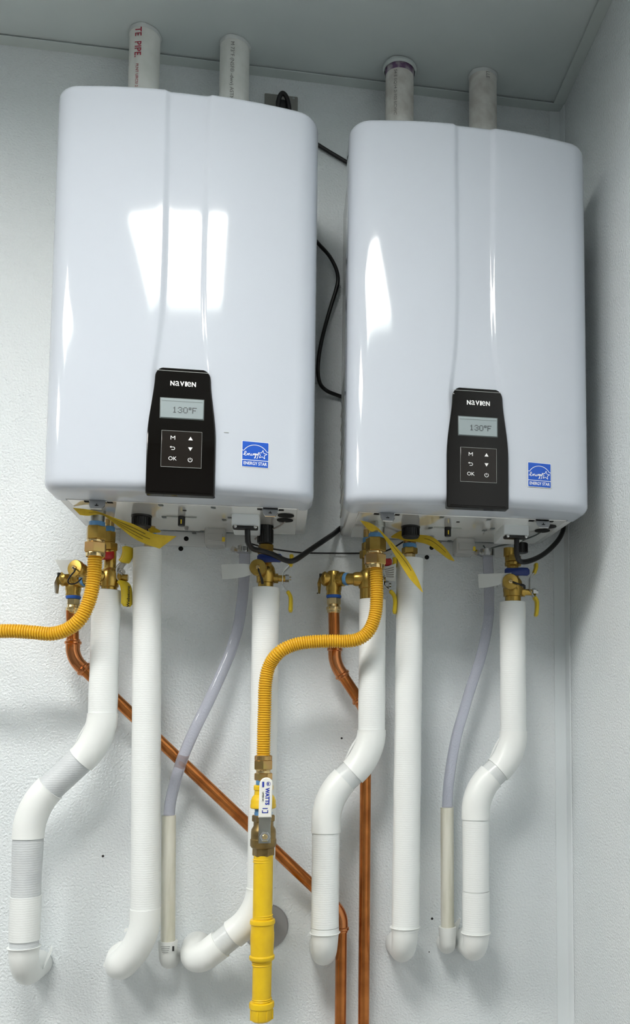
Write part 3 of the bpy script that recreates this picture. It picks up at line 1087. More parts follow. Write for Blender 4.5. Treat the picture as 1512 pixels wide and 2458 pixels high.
# ------------------------------------------------------------------ relief valves
def relief_valve(label, u, vbase, ubr, vbr, ybr, dcap, lever_px):
    """brass valve: body over a downward outlet, side inlet towards (ubr, vbr), domed cap with test lever"""
    y = y0
    k = scale(u, vbase, y)
    t = thing('relief_valve', label, 'valve', at(u, vbase + 70, y), 'brass pressure relief valves')
    c = at(u, vbase, y)
    body = MB()
    col(body, u, y, [(vbase - 19, 24), (vbase - 17, 30), (vbase - 8, 34), (vbase + 8, 36), (vbase + 16, 38), (vbase + 24, 38), (vbase + 32, 34), (vbase + 36, 36), (vbase + 39, 34)])
    body.build('body', 'brass', t)
    inlet = at(ubr, vbr, ybr)
    d = nrm(inlet - c)
    ln = np.linalg.norm(inlet - c)
    MB().lathe(c + d * .010, d, [(0, .012), (.004, .0125), (.005, .0145), (.014, .0145), (.016, .0115), (ln - .010, .0115)], 26).build('inlet', 'brass', t)
    MB().lathe(c + d * .027, d, [(0, .0122), (.001, .0128), (.007, .0126), (.008, .0120)], 22).build('thread_tape', 'tape_blue', t)
    cd = nrm(dcap)
    MB().lathe(c + cd * .006, cd, [(0, .0125), (.008, .0135), (.011, .0150), (.013, .0150), (.017, .0120), (.021, .006)], 26).build('spring_cap', 'brass', t)
    p0 = c + cd * .026
    lv = MB()
    lv.box(p0 + V(0, 0, .006), (.006, .010, .008), .001, (cd, np.cross(Z_, cd), Z_))
    lv.build('lever_pin', 'black_plastic', t)
    lv = MB()
    bar(lv, [p0 + V(0, 0, .006), p0 + cd * .003 + V(0, 0, -.010), p0 + cd * .003 + V(0, 0, -.030)], nrm(V(-.72, -.69, 0)), .011, .0016)
    lv.build('test_lever', 'steel', t)
    MB().box(c + V(.001, -.0142, .000), (.006, .003, .016), .001).build('cast_rib', 'brass', t)
    # outlet: blue compound, then a bright press adapter over the copper
    col(MB(), u, y, [(vbase + 38, 33), (vbase + 40, 37), (vbase + 44, 36), (vbase + 46, 33)], 24).build('joint_compound', 'blue_paint', t)
    hexcol(MB(), u, y, vbase + 45, vbase + 62, 33).build('adapter_hex', 'brass_bright', t)
    col(MB(), u, y, [(vbase + 61, 29), (vbase + 66, 31), (vbase + 68, 36), (vbase + 73, 36), (vbase + 75, 32), (vbase + 80, 31), (vbase + 82, 29)]).build('press_adapter', 'brass_bright', t)
    return t


relief_valve('brass relief valve left of the left heater gas hose, half hidden by its tag', 176, 1392, 240, 1392, -.098, V(-.92, -.38, .05), None)
relief_valve('brass relief valve with test lever left of the right heater gas hose', 801, 1390, 866, 1390, -.098, V(-1, .05, 0), None)


# ------------------------------------------------------------------ isolation valves on the water connections
def grip(parent, pts, wd, w, th, m):
    path = smooth(pts, 5)
    return bar(MB(), path, wd, w, th).build('grip', m, parent)


def cold_valve(label, u, v0, dv, tagq, strap, lever):
    """valve under the cold inlet: crown nut, blue lever, body with a flush port cap facing the room"""
    y = IY
    t = thing('isolation_valve', label, 'valve', at(u, v0 + 109, y), 'brass isolation valves')
    nb = MB()
    col(nb, u, y, [(v0 + 22 + dv, 36), (v0 + 23 + dv, 39), (v0 + 30 + dv, 39), (v0 + 32 + dv, 34)], 12)
    nb.build('union_nut', 'brass', t)
    hexcol(MB(), u, y, v0 + 6 + dv, v0 + 22 + dv, 37).build('union_hex', 'brass', t)
    body = MB()
    col(body, u, y, [(v0 + 32 + dv, 27), (v0 + 50, 27), (v0 + 54, 34), (v0 + 60, 42), (v0 + 70, 46), (v0 + 82, 46), (v0 + 88, 44), (v0 + 96, 44), (v0 + 97, 37), (v0 + 110, 37)])
    body.build('body', 'brass', t)
    k = scale(u, v0 + 70, y)
    # flush port and its cap
    c = at(u - 12, v0 + 68, y)
    fd = nrm(V(-.12, -1, .02))
    MB().lathe(c, fd, [(0, .012), (.020, .012), (.022, .014), (.030, .014)], 26).build('flush_port', 'brass', t)
    cap = MB().lathe(c + fd * .030, fd, [(0, .0150), (.001, .0160), (.008, .0160), (.0095, .0150), (.010, .004)], 32).build('flush_cap', 'brass', t)
    cc = c + fd * .041
    MB().lathe(cc - fd * .002, fd, [(0, .0045), (.003, .0045), (.005, .003)], 16).build('cap_knob', 'brass_bright', cap)
    MB().tube(smooth([cc + V(*q) for q in strap], 6), .0016, 10).build('cap_strap', 'rubber_black', t)
    sx = cc + V(*strap[-1])
    MB().tube(smooth([cc + V(*strap[-2]), lerp(cc + V(*strap[-2]), sx, .7), sx + V(0, .004, -.004)], 4), .0026, 10).build('strap_end', 'rubber_black', t)
    # blue lever on the upper port
    hub = at(u, v0 + 38, y)
    MB().lathe(at(u + 2, v0 + 42, y) + V(0, -.012, 0), -Y_, [(0, .008), (.010, .008), (.012, .006)], 18).build('stem', 'brass', t)
    pth = [at(u - 20, v0 + 37, y - .024), at(u, v0 + 37, y - .027), at(u + 20, v0 + 36, y - .028), at(u + 39, v0 + 37, y - .028)]
    bar(MB(), smooth(pth, 4), Z_, .0165, .010).build('blue_lever', 'grip_blue', t)
    # side stem with the long yellow-gripped lever, seen edge on
    sp_ = at(u + 14, v0 + 85, y)
    MB().lathe(sp_, X_, [(0, .0095), (.012, .0095), (.013, .0065), (.026, .0065)], 20).build('side_stem', 'brass', t)
    ns = at(u + 46, v0 + 85, y)
    MB().hexa(ns, X_, .008, .013, .001).build('stem_nut', 'steel', t)
    MB().lathe(ns + V(.008, 0, 0), X_, [(0, .004), (.004, .004)], 12).build('stem_end', 'steel', t)
    wd = nrm(V(.12, 1, 0))
    up, st_, dn = lever
    bar(MB(), [at(*p, y) for p in st_], wd, .018, .0026, taper=False).build('lever', 'steel', t)
    grip(t, [at(*p, y) for p in up], wd, .021, .0078, 'grip_yellow')
    grip(t, [at(*p, y) for p in dn], wd, .021, .0078, 'grip_yellow')
    return t


def tagstrip(name, label, qa, qb, m, group, n=6, lines=None):
    pa, pb = smooth([at(*q) for q in qa], n), smooth([at(*q) for q in qb], n)
    c = (np.array(pa[0]) + np.array(pb[0])) / 2
    t = thing(name, label, 'tag', c, group)
    MB().strip(pa, pb, .0005).build('sheet', m, t)
    if lines:
        for f0, f1, a0_, a1_, mm in lines:
            i0, i1 = int(a0_ * (len(pa) - 1)), int(a1_ * (len(pa) - 1))
            la, lb = [], []
            for i in range(i0, i1 + 1):
                p, q = np.array(pa[i]), np.array(pb[i])
                tn = np.array(pa[min(i + 1, len(pa) - 1)]) - np.array(pa[max(i - 1, 0)])
                nn = nrm(np.cross(tn, q - p))
                if nn[1] > 0:
                    nn = -nn
                la.append(p + (q - p) * f0 + nn * .0006)
                lb.append(p + (q - p) * f1 + nn * .0006)
            if len(la) > 1:
                MB().strip(la, lb, .0003).build('print_line', mm, t)
    return t


# black knurled cap over each cold inlet (heater side) is part of the valve stack
def inlet_cap(parent, u, v0, v1, w, y=IY):
    m = MB()
    col(m, u, y, [(v0, w), (v1 - 2, w), (v1, w - 4)], 28)
    o = m.build('inlet_strainer_cap', 'black_plastic', parent)
    x = at(u, (v0 + v1) / 2, y)[0]
    k = scale(u, v0, y)
    z0_, z1_ = at(u, v0, y)[2], at(u, v1, y)[2]
    for i in range(20):
        a_ = 2 * math.pi * i / 20
        MB().box(V(x + w / 2 / k * math.cos(a_), y + w / 2 / k * math.sin(a_), (z0_ + z1_) / 2), (.0022, .0022, abs(z0_ - z1_) * .9),
                 axes=(V(math.cos(a_), math.sin(a_), 0), V(-math.sin(a_), math.cos(a_), 0), Z_)).build('grip_rib', 'black_plastic', o)


tv = cold_valve('brass isolation valve with blue and yellow levers under the left heater', 638, 1303, -2, None,
                [(0, 0, 0), (.003, -.004, -.010), (.007, -.001, -.020), (.009, .004, -.026)],
                ([(700, 1331), (700, 1345), (696, 1360)], [(695, 1358), (690, 1364), (680, 1374), (679, 1388), (679, 1403), (687, 1415), (690, 1420)],
                 [(690, 1419), (697, 1432), (698, 1450), (697, 1470)]))
inlet_cap(tv, 637, 1252, 1306, 36)
tv = cold_valve('brass isolation valve with blue and yellow levers under the right heater', 1231, 1336, -8, None,
                [(0, 0, 0), (.010, -.004, -.004), (.020, -.002, -.007), (.030, .003, -.008)],
                ([(1286, 1352), (1286, 1364), (1281, 1378)], [(1281, 1376), (1275, 1382), (1270, 1390), (1270, 1404), (1270, 1418), (1277, 1428), (1281, 1434)],
                 [(1281, 1432), (1288, 1444), (1288, 1464), (1286, 1480)]))
inlet_cap(tv, 1250, 1304, 1328, 30, -.085)
col(MB(), 1222, IY, [(1316, 26), (1336, 26)], 22).build('inlet_stub', 'brass', tv)


def hot_valve(label, u, y, levels, lever, red, branch_u):
    """valve under the hot outlet, tee towards the relief valve"""
    t = thing('isolation_valve', label, 'valve', at(u, levels['bot'], y), 'brass isolation valves')
    L_ = levels
    col(MB(), u, y, [(L_['top'], 22), (L_['tape'], 22)], 20).build('outlet_stub', 'brass_pink', t)
    col(MB(), u, y, [(L_['tape'] - 2, 22), (L_['tape'], 25), (L_['tape'] + 10, 25), (L_['tape'] + 12, 22)], 20).build('thread_tape', 'tape_blue', t)
    hexcol(MB(), u, y, L_['tape'] + 10, L_['nut'], 30).build('union_hex', 'brass', t)
    hexcol(MB(), u, y, L_['nut'], L_['nut'] + 19, 40).build('union_nut', 'brass', t)
    b = MB()
    bt = L_['body']
    col(b, u, y, [(L_['nut'] + 18, 29), (bt - 24, 29), (bt - 20, 36), (bt - 12, 44), (bt + 6, 46), (bt + 20, 44), (bt + 22, 38), (L_['bot'] + 3, 38)])
    b.build('body', 'brass', t)
    if branch_u:
        p, q = at(u, bt - 2, y), at(branch_u, bt - 2, y)
        MB().lathe(p, q - p, [(0, .015), (.012, .0145), (np.linalg.norm(q - p) - .004, .0140), (np.linalg.norm(q - p), .0125)], 26).build('tee_branch', 'brass', t)
        hexcol(MB(), u, y, bt + 20, L_['bot'] + 2, 37).build('bottom_hex', 'brass', t)
    sp_ = at(u + 12, bt - 2, y)
    MB().lathe(sp_, X_, [(0, .010), (.012, .010), (.013, .0065), (.024, .0065)], 20).build('side_stem', 'brass', t)
    ns = at(lever['nut'][0], lever['nut'][1], y)
    MB().hexa(ns, nrm(lever['axis']), .008, .014, .001).build('stem_nut', 'steel', t)
    MB().lathe(ns, nrm(lever['axis']), [(.007, .0045), (.012, .0045)], 12).build('stem_end', 'steel', t)
    wd = nrm(lever['wd'])
    bar(MB(), [at(*p) for p in lever['strap']], wd, .017, .0026, taper=False).build('lever', 'steel', t)
    g1 = grip(t, [at(*p) for p in lever['up']], wd, lever['w'], .0085, 'grip_yellow')
    g2 = grip(t, [at(*p) for p in lever['dn']], wd, lever['w'], .0085, 'grip_yellow')
    bar(MB(), smooth([at(*p) for p in red], 4), Z_, .015, .010).build('red_lever', 'grip_red', t)
    return t, g2


ly = IY - .004
t, g2 = hot_valve('brass isolation valve behind the left heater gas hose, its yellow grips facing the room', 263, IY,
                  dict(top=1248, tape=1266, nut=1304, body=1388, bot=1417),
                  dict(nut=(286, 1374), axis=V(.75, -.6, 0), wd=V(.62, .78, 0), w=.024,
                       strap=[(296, 1352, ly), (290, 1358, ly), (286, 1366, ly), (286, 1376, ly), (287, 1390, ly), (293, 1398, ly)],
                       up=[(306, 1312, ly - .004), (307, 1326, ly - .004), (303, 1340, ly - .002), (296, 1350, ly)],
                       dn=[(292, 1396, ly), (301, 1406, ly - .003), (304, 1424, ly - .004), (304, 1456, ly - .004)]),
                  [(212, 1334, IY - .012), (240, 1334, IY - .02), (262, 1334, IY - .018), (271, 1332, IY - .012)], None)
# flush port of this valve, capped, reaching forward past the relief valve
c_ = at(186, 1366, -.128)
fd = nrm(V(-.45, -.88, .08))
MB().tube(smooth([at(246, 1384, IY - .008), at(222, 1376, IY - .016), c_ - fd * .010], 6), .0105, 20).build('flush_port', 'brass', t)
MB().lathe(c_ - fd * .012, fd, [(0, .0125), (.001, .0135), (.010, .0135)], 26).build('port_collar', 'brass', t)
cap_ = MB().lathe(c_, fd, [(0, .0150), (.001, .0160), (.007, .0160), (.0085, .0150), (.009, .004)], 32).build('flush_cap', 'brass', t)
MB().lathe(c_ + fd * .008, fd, [(0, .0045), (.003, .0045), (.005, .003)], 16).build('cap_knob', 'brass_bright', cap_)
MB().tube(smooth([c_ + fd * .012, at(180, 1369, -.146), at(168, 1384, -.146), at(163, 1396, -.143), at(170, 1402, -.138), at(184, 1399, -.134), at(196, 1388, -.130)], 6), .0014, 10).build('cap_strap', 'rubber_black', t)
gp = at(304, 1432, ly - .004)
wd_ = nrm(V(.62, .78, 0))
nn_ = nrm(V(.78, -.62, 0))
nn_ = nn_ if nn_[1] < 0 else -nn_
text('Webstone', .0095, lambda tx, ty, d: gp + nn_ * (.0046 + d) + Z_ * tx - wd_ * ty, 'grip_print', 'speck', g2, bold=.0002)
t, g2 = hot_valve('brass tee isolation valve behind the right heater gas hose, with a red lever', 883, IY,
                  dict(top=1268, tape=1293, nut=1322, body=1392, bot=1436),
                  dict(nut=(924, 1404), axis=V(1, -.1, 0), wd=V(.25, 1, 0), w=.022,
                       strap=[(947, 1358, ly), (934, 1372, ly), (922, 1386, ly), (921, 1404, ly), (930, 1414, ly), (938, 1420, ly)],
                       up=[(947, 1338, ly), (948, 1350, ly), (945, 1362, ly)],
                       dn=[(936, 1418, ly), (946, 1430, ly), (949, 1448, ly), (947, 1474, ly)]),
                  [(890, 1350, IY - .010), (912, 1350, IY - .012), (926, 1350, IY - .012), (940, 1349, IY - .012)], 848)

# middle outlet under each heater: short brass nipple with blue tape down into the insulation
for lab, u, v0, v1 in (('short brass nipple under the black cap of the left heater', 358, 1264, 1320), ('short brass nipple under the black cap of the right heater', 983, 1292, 1344)):
    y = IY
    t = thing('pipe_nipple', lab, 'pipe fitting', at(u, v1, y), 'brass nipples under the black caps')
    col(MB(), u, y, [(v0, 30), (v0 + 14, 30)], 22).build('stub', 'brass_pink', t)
    col(MB(), u, y, [(v0 + 13, 30), (v0 + 15, 33), (v0 + 22, 33), (v0 + 24, 30)], 22).build('thread_tape', 'tape_blue', t)
    hexcol(MB(), u, y, v0 + 23, v0 + 38, 38).build('hex_nut', 'brass', t)
    hexcol(MB(), u, y, v0 + 37, v1 + 2, 27).build('hex_body', 'brass_bright', t)

# ------------------------------------------------------------------ yellow corrugated gas hoses
GY = -0.168


def gas_hose(label, path, top_u, vtop, end=None):
    sm = smooth(path, 10)
    ln = sum(np.linalg.norm(b_ - a_) for a_, b_ in zip(sm, sm[1:]))
    ridges = int(ln / .0044)
    pts = resample(sm, ln / (ridges * 8) * 1.0000001)
    shape = (.0126, .0127, .0127, .0126, .0123, .0114, .0104, .0114)
    rr = [shape[k % 8] for k in range(len(pts))]
    t = thing('gas_hose', label, 'gas hose', path[0], 'yellow corrugated gas hoses')
    MB().tube(pts, rr, 22).build('corrugated_tube', 'hose_yellow', t, sharp=80)
    u, v = top_u, vtop
    col(MB(), u + 5, GY, [(v - 42, 38), (v - 36, 38), (v - 34, 40), (v - 25, 40), (v - 23, 36), (v, 33)], 24).build('inlet_nipple', 'steel_dull', t)
    col(MB(), u + 4, GY, [(v - 9, 36), (v - 8, 39), (v + 2, 39), (v + 3, 36)], 24).build('thread_tape', 'tape_blue', t)
    hexcol(MB(), u + 2, GY, v + 2, v + 34, 49).build('hex_nut', 'brass', t)
    col(MB(), u + 1, GY, [(v + 33, 38), (v + 35, 42), (v + 39, 42), (v + 42, 38)], 24).build('brass_ring', 'brass_bright', t)
    hexcol(MB(), u, GY, v + 41, v + 66, 55, math.pi / 6 + .45).build('hex_nut', 'brass_pink', t)
    col(MB(), u, GY, [(v + 65, 46), (v + 67, 47), (v + 75, 46), (v + 77, 36)], 28).build('sleeve', 'brass_bright', t)
    return t


k1 = [at(228, 1336, GY), at(226, 1378, GY), at(220, 1418, GY), at(210, 1452, GY), at(192, 1486, GY), at(163, 1510, GY + .004), at(125, 1521, GY + .006), at(80, 1518, GY + .006),
      at(38, 1515, GY + .006), at(0, 1515, GY + .006), at(-90, 1517, GY + .006), at(-220, 1530, GY + .006),
      V(-1.42, GY + .010, -.115), V(-1.56, -.130, -.122), V(-1.63, -.075, -.126), V(-1.65, -.010, -.127)]
gh = gas_hose('yellow corrugated gas hose under the left heater, running out at left', k1, 229, 1262)
MB().lathe(V(-1.65, -.0005, -.127), -Y_, [(0, .040), (.0015, .040), (.004, .036), (.010, .016)], 32).build('wall_flange', 'plate_grey', gh)
y2 = -.158
k2 = [at(902, 1360, GY), at(904, 1405, GY), at(904, 1440, GY), at(900, 1478, GY), at(886, 1513, GY), at(862, 1533, GY), at(830, 1539, GY), at(790, 1539, GY), at(745, 1541, GY),
      at(705, 1548, GY), at(670, 1566, GY), at(647, 1597, y2), at(637, 1640, y2), at(635, 1700, y2), at(633, 1760, y2), at(632, 1822, y2)]
gas_hose('yellow corrugated gas hose looping from the right heater down to the white-handled valve', k2, 900, 1290)

# ------------------------------------------------------------------ gas shut-off and yellow drip leg
t = thing('gas_shutoff_valve', 'brass gas valve with white lever handle above the yellow pipe', 'valve', at(632, 2053, y2))
col(MB(), 632, y2, [(1813, 40), (1815, 43), (1824, 43), (1826, 40)], 28).build('sleeve', 'brass_pink', t)
hexcol(MB(), 632, y2, 1824, 1847, 49, math.pi / 6 + .5).build('hex_nut', 'brass_pink', t)
col(MB(), 632, y2, [(1846, 40), (1850, 34), (1857, 34)], 24).build('neck', 'brass_bright', t)
hexcol(MB(), 632, y2, 1855, 1873, 43, math.pi / 6).build('hex_nut', 'brass_pink', t)
col(MB(), 632, y2, [(1871, 32), (1873, 36), (1886, 35), (1888, 32)], 22).build('thread_tape', 'tape_blue', t)
col(MB(), 632, y2, [(1884, 44), (1886, 47), (1895, 47), (1897, 43), (1907, 44), (1913, 54), (1922, 60), (1929, 60), (1931, 62), (1938, 62), (1940, 58)], 32).build('yellow_union', 'gas_yellow', t)
col(MB(), 632, y2, [(1939, 38), (1941, 43), (1947, 41), (1951, 44), (1958, 42)], 22).build('thread_tape', 'tape_blue', t)
b = MB()
hexcol(b, 632, y2, 1956, 1972, 55, math.pi / 6 + .1)
b.build('hex_end', 'brass_dull', t)
col(MB(), 632, y2, [(1971, 48), (1982, 48), (1990, 58), (1996, 60), (2012, 60), (2014, 63), (2029, 63), (2034, 56), (2036, 50)], 36).build('body', 'brass_dull', t)
hexcol(MB(), 632, y2, 2034, 2054, 53, math.pi / 6 + .1).build('hex_end', 'brass_dull', t)
hy = y2 - .034
ks = scale(636, 1910, hy)
sy = at(635, 2008, y2)
MB().lathe(sy, -Y_, [(.015, .013), (.026, .012), (.027, .009), (.033, .009)], 24).build('stem_boss', 'brass_dull', t)
# lever plate: flat steel bar rising from the stem, white sleeve over its upper end
b0_, b1_ = at(635, 2018, hy), at(637, 1950, hy - .006)
lv = MB()
bar(lv, [at(635, 2024, hy), at(635, 2010, hy), at(635, 1985, hy), at(636, 1972, hy - .004), at(636.5, 1955, hy - .007), at(637, 1900, hy - .007)], X_, 29 / ks, .0030, taper=False)
lv.build('lever', 'steel_dull', t)
w_ = 31.5 / ks
hb, ht = at(636, 1962, hy - .007), at(637.5, 1866, hy - .007)
oo = [(-w_ / 2, 0), (w_ / 2, 0)]
hgt = ht[2] - hb[2]
prof = [(-w_ / 2, 0), (w_ / 2, 0), (w_ / 2, hgt - w_ / 2)] + [(w_ / 2 * math.cos(a_), hgt - w_ / 2 + w_ / 2 * math.sin(a_)) for a_ in np.linspace(0.15, math.pi - .15, 12)] + [(-w_ / 2, hgt - w_ / 2)]
hyf = hy - .007
hd = MB()
rows = []
for (d, yy) in ((.0015, hyf + .0045), (0, hyf + .003), (0, hyf - .003), (.0015, hyf - .0045)):
    f_ = 1 - d / (w_ / 2)
    rows.append([V(hb[0] + p[0] * f_ + .0012 * p[1] / hgt, yy, hb[2] + hgt / 2 + (p[1] - hgt / 2) * (1 - d / (hgt / 2))) for p in prof])
hd.grid(rows, True, True, True)
hd = hd.build('handle_sleeve', 'handle_white', t, label='white lever handle with blue print')
hx, hz = hb[0], hb[2]


def hmap(dx, vtop):
    zt_ = at(637, vtop, hyf)[2]
    return lambda tx, ty, d: V(hx + dx + ty, hyf - .0046 - d, zt_ - tx)


text('WATTS', .0096, hmap(.0033, 1891), 'handle_print', 'ink_blue', hd, align='LEFT', bold=.0004, condense=.92)
text('UPFBV-4C', .0040, hmap(-.0042, 1900), 'handle_print', 'lcd_ink', hd, align='LEFT', bold=.0001)
hp = MB()
zz = lambda v: at(637, v, hyf)[2]
hp.prism([(-.0045, 0), (-.0012, 0), (-.0012, -.0095), (-.0045, -.0095)], V(hx - .0012, hyf - .0046, zz(1876)), X_, Z_, .0004)
hp.build('handle_print', 'ink_blue', hd)
rg = MB()
rows = [[V(hx + .0052 + r_ * math.cos(a_), hyf - .0050, zz(1881) + r_ * math.sin(a_)) for a_ in np.linspace(0, 2 * math.pi, 20)] for r_ in (.0030, .0037)]
rg.grid(rows)
rg.box(V(hx + .0045, hyf - .0049, zz(1881)), (.0022, .0004, .0040))
rg.build('handle_print', 'ink_blue', hd)
mk = MB()
for (cx_, v_, sx_, sz_) in ((0, 1940, .0090, .0014), (0, 1950, .0100, .0014), (-.0046, 1947.5, .0014, .0050), (.0046, 1947.5, .0014, .0050)):
    mk.box(V(hx + cx_, hyf - .0048, zz(v_)), (sx_, .0005, sz_))
mk.build('handle_print', 'ink_blue', hd)
nb = at(636, 2007, hy - .0016)
MB().hexa(nb, -Y_, .008, .0165, .0012).build('lever_nut', 'steel', t)
MB().lathe(nb + V(0, -.0078, 0), -Y_, [(0, .0048), (.004, .0048), (.005, .0035)], 18).build('stem_end', 'brass_bright', t)

t = thing('gas_pipe', 'yellow painted gas pipe with tee and capped drip leg', 'gas pipe', at(628, 2450, y2))
col(MB(), 631, y2, [(2052, 47), (2130, 47), (2208, 47)], 32).build('nipple', 'gas_yellow', t)
tee = MB()
col(tee, 629.5, y2, [(2206, 52), (2207, 59), (2210, 61), (2216, 61), (2219, 56), (2226, 55), (2240, 57), (2250, 58), (2262, 57), (2280, 55), (2291, 55), (2294, 61), (2300, 61), (2303, 57), (2305, 50)], 36)
tc = at(630, 2252, y2)
tee.lathe(tc, Y_, [(.0, .0195), (.021, .0195), (.022, .0210), (.029, .0210), (.030, .018)], 30)
tee.build('tee', 'gas_yellow', t)
MB().lathe(tc + V(0, .029, 0), Y_, [(0, .0160), (-y2 - .030, .0160)], 28).build('wall_nipple', 'gas_yellow', t)
col(MB(), 628.5, y2, [(2303, 46), (2360, 46), (2412, 46)], 32).build('nipple', 'gas_yellow', t)
col(MB(), 628, y2, [(2403, 50), (2405, 59), (2410, 61), (2417, 60), (2420, 55), (2440, 55), (2446, 52), (2450, 42)], 36).build('cap', 'gas_yellow', t)
for a_ in (-1.2, -.35, .5, 1.3):                                   # cast lugs of the cap
    cx0, z0_ = at(628, 2433, y2)[0], at(628, 2433, y2)[2]
    MB().box(V(cx0 + .0200 * math.sin(a_), y2 - .0200 * math.cos(a_), z0_), (.003, .003, .018), .001, (V(math.cos(a_), math.sin(a_), 0), V(math.sin(a_), -math.cos(a_), 0), Z_)).build('cap_lug', 'gas_yellow', t)
for v in (2062, 2068, 2196, 2202, 2309, 2315, 2396, 2401):
    col(MB(), 631 if v < 2250 else 628.5, y2, [(v - 1.5, 46.5), (v, 49), (v + 1.5, 46.5)], 32).build('thread', 'gas_yellow', t)
pc = at(637, 2224, 0)
MB().lathe(V(pc[0], -.0005, pc[2]), -Y_, [(0, .045), (.0015, .045), (.0035, .043), (.006, .0175)], 40).build('wall_plate', 'plate_grey', label='round grey steel plate on the wall behind the yellow tee', cat='wall plate')

# ------------------------------------------------------------------ condensate hoses and drain pipes
for (lab, lab2, hpts, dpts, veb) in (
    ('clear condensate hose curving down from the left heater', 'cream plastic drain pipe below the left clear hose',
     [(587, 1318, -.055), (587, 1345, -.055), (585, 1400, -.056), (580, 1450, -.057), (570, 1510, -.058), (553, 1565, -.060), (530, 1620, -.068), (500, 1685, -.076), (468, 1750, -.080), (440, 1815, -.078), (421, 1875, -.070), (409, 1925, -.058), (405, 1965, -.055)],
     (405, 1957, 403, 2268), 2328),
    ('clear condensate hose curving down from the right heater', 'cream plastic drain pipe below the right clear hose',
     [(1170, 1326, -.055), (1171, 1350, -.055), (1174, 1420, -.056), (1173, 1475, -.056), (1165, 1530, -.057), (1150, 1590, -.058), (1130, 1650, -.058), (1112, 1710, -.057), (1095, 1770, -.056), (1082, 1840, -.055), (1075, 1900, -.055), (1073, 1945, -.055)],
     (1073, 1938, 1074, 2234), 2292)):
    path = smooth(pxpath(hpts), 8)
    t = thing('drain_hose', lab, 'hose', path[0], 'clear condensate hoses')
    MB().tube(path, .0108, 24).build('hose', 'hose_clear', t)
    u, v = hpts[0][0], hpts[0][1]
    cl = MB()
    col(cl, u, -.055, [(v - 7, 34), (v + 9, 34)], 28)
    cl.build('hose_clamp', 'steel', t)
    for k in range(7):
        p = at(u - 9 + k * 3.2, v + 1, -.055)
        MB().box(V(p[0], -.0690 + .0004 * (k - 3) ** 2, p[2]), (.0011, .001, .009)).build('clamp_slot', 'hole_black', t)
    MB().lathe(at(u - 20, v + 3, -.062), nrm(V(-.7, -.7, .1)), [(-.008, .005), (.004, .005), (.005, .0062), (.010, .0062)], 8).build('clamp_screw', 'steel', t)
    ua, va, ub, vb = dpts
    pa, pb = at(ua, va, -.055), at(ub, vb, -.055)
    d = thing('drain_pipe', lab2, 'drain pipe', pb, 'plastic condensate drain pipes')
    MB().tube([pa, pb], .0133, 28).build('pipe', 'pvc_cream', d)
    MB().lathe(pa + V(0, 0, .0003), Z_, [(0, .0128), (.0003, .0108)], 26).build('pipe_mouth', 'pvc_white', d)
    za = at(ub, veb, -.045)[2] + .0165
    el = [pb + V(0, 0, .008), pb + V(0, 0, -.010)] + arc(V(pb[0], -.055, za + .022), V(pb[0], -.055, za), V(pb[0] + .003, -.033, za), 8) + [V(pb[0] + .003, -.010, za)]
    e = MB().tube(el, [.0178, .0172] + [.0165] * (len(el) - 4) + [.0172, .0178], 28).build('elbow', 'pvc_fitting', d)
    MB().tube([V(pb[0] + .003, -.012, za), V(pb[0] + .003, -.001, za)], .0133, 24).build('pipe', 'pvc_cream', d)
    if ub < 600:
        for k in range(4):
            p = pb + V(-.0025, -.0176, .001 - k * .0035)
            MB().box(p, (.017 - .002 * k, .0006, .0009)).build('barcode_line', 'ink_grey', d)
        MB().box(pb + V(.0115, -.0142, -.004), (.0035, .0008, .009)).build('barcode_line', 'speck', d)

# ------------------------------------------------------------------ cords and cables
def cord(label, pts, r, name='power_cable', group=None, m='rubber_black'):
    path = smooth(pxpath(pts), 7)
    o = MB().tube(path, r, 12).build(name, m, None)
    return tag(o, label, 'cable', group)


cord('thick black cord sagging from the left heater across to the right heater', [(594, 1262, -.186), (594, 1280, -.186), (596, 1303, -.180), (607, 1317, -.165), (630, 1323, -.150), (655, 1331, -.148),
     (680, 1343, -.150), (697, 1347, -.150), (712, 1342, -.145), (740, 1323, -.120), (775, 1299, -.080), (800, 1282, -.030), (812, 1272, -.012), (830, 1255, -.0068), (850, 1210, -.0068)], .0052)
cord('thick black cord curling up behind the right heater near the corner', [(1240, 1290, -.186), (1240, 1312, -.186), (1241, 1333, -.180), (1250, 1348, -.165), (1275, 1345, -.140), (1305, 1330, -.110),
     (1330, 1308, -.075), (1345, 1288, -.040), (1352, 1268, -.012), (1350, 1250, -.0068), (1340, 1200, -.0068)], .0052)
cord('thin black signal cable strung low between the two heaters', [(588, 1300, -.05), (605, 1306, -.045), (640, 1315, -.030), (690, 1323, -.020), (730, 1327, -.010), (800, 1328, -.008), (860, 1328, -.010),
     (915, 1325, -.02), (945, 1314, -.03), (965, 1302, -.04), (985, 1292, -.05)], .0017, 'signal_cable')
cord('thin grey wire from the left heater grommet to its trap', [(684, 1251, -.15), (672, 1262, -.12), (650, 1272, -.10), (630, 1282, -.080), (612, 1294, -.065)], .0018, 'signal_wire', None, 'cable_grey')
cord('thin dark wire from the right heater grommet behind its terminal box', [(1300, 1276, -.15), (1285, 1285, -.13), (1265, 1293, -.11), (1240, 1302, -.09), (1200, 1310, -.07), (1170, 1318, -.06), (1160, 1310, -.05)], .0016, 'signal_wire', None, 'lcd_edge')
cord('short slanting black cable in the gap between the heaters, near their tops', [(715, 315, -.0075), (740, 331, -.0075), (764, 348, -.0075), (796, 368, -.0075), (828, 387, -.0075), (850, 400, -.0075)], .0042)
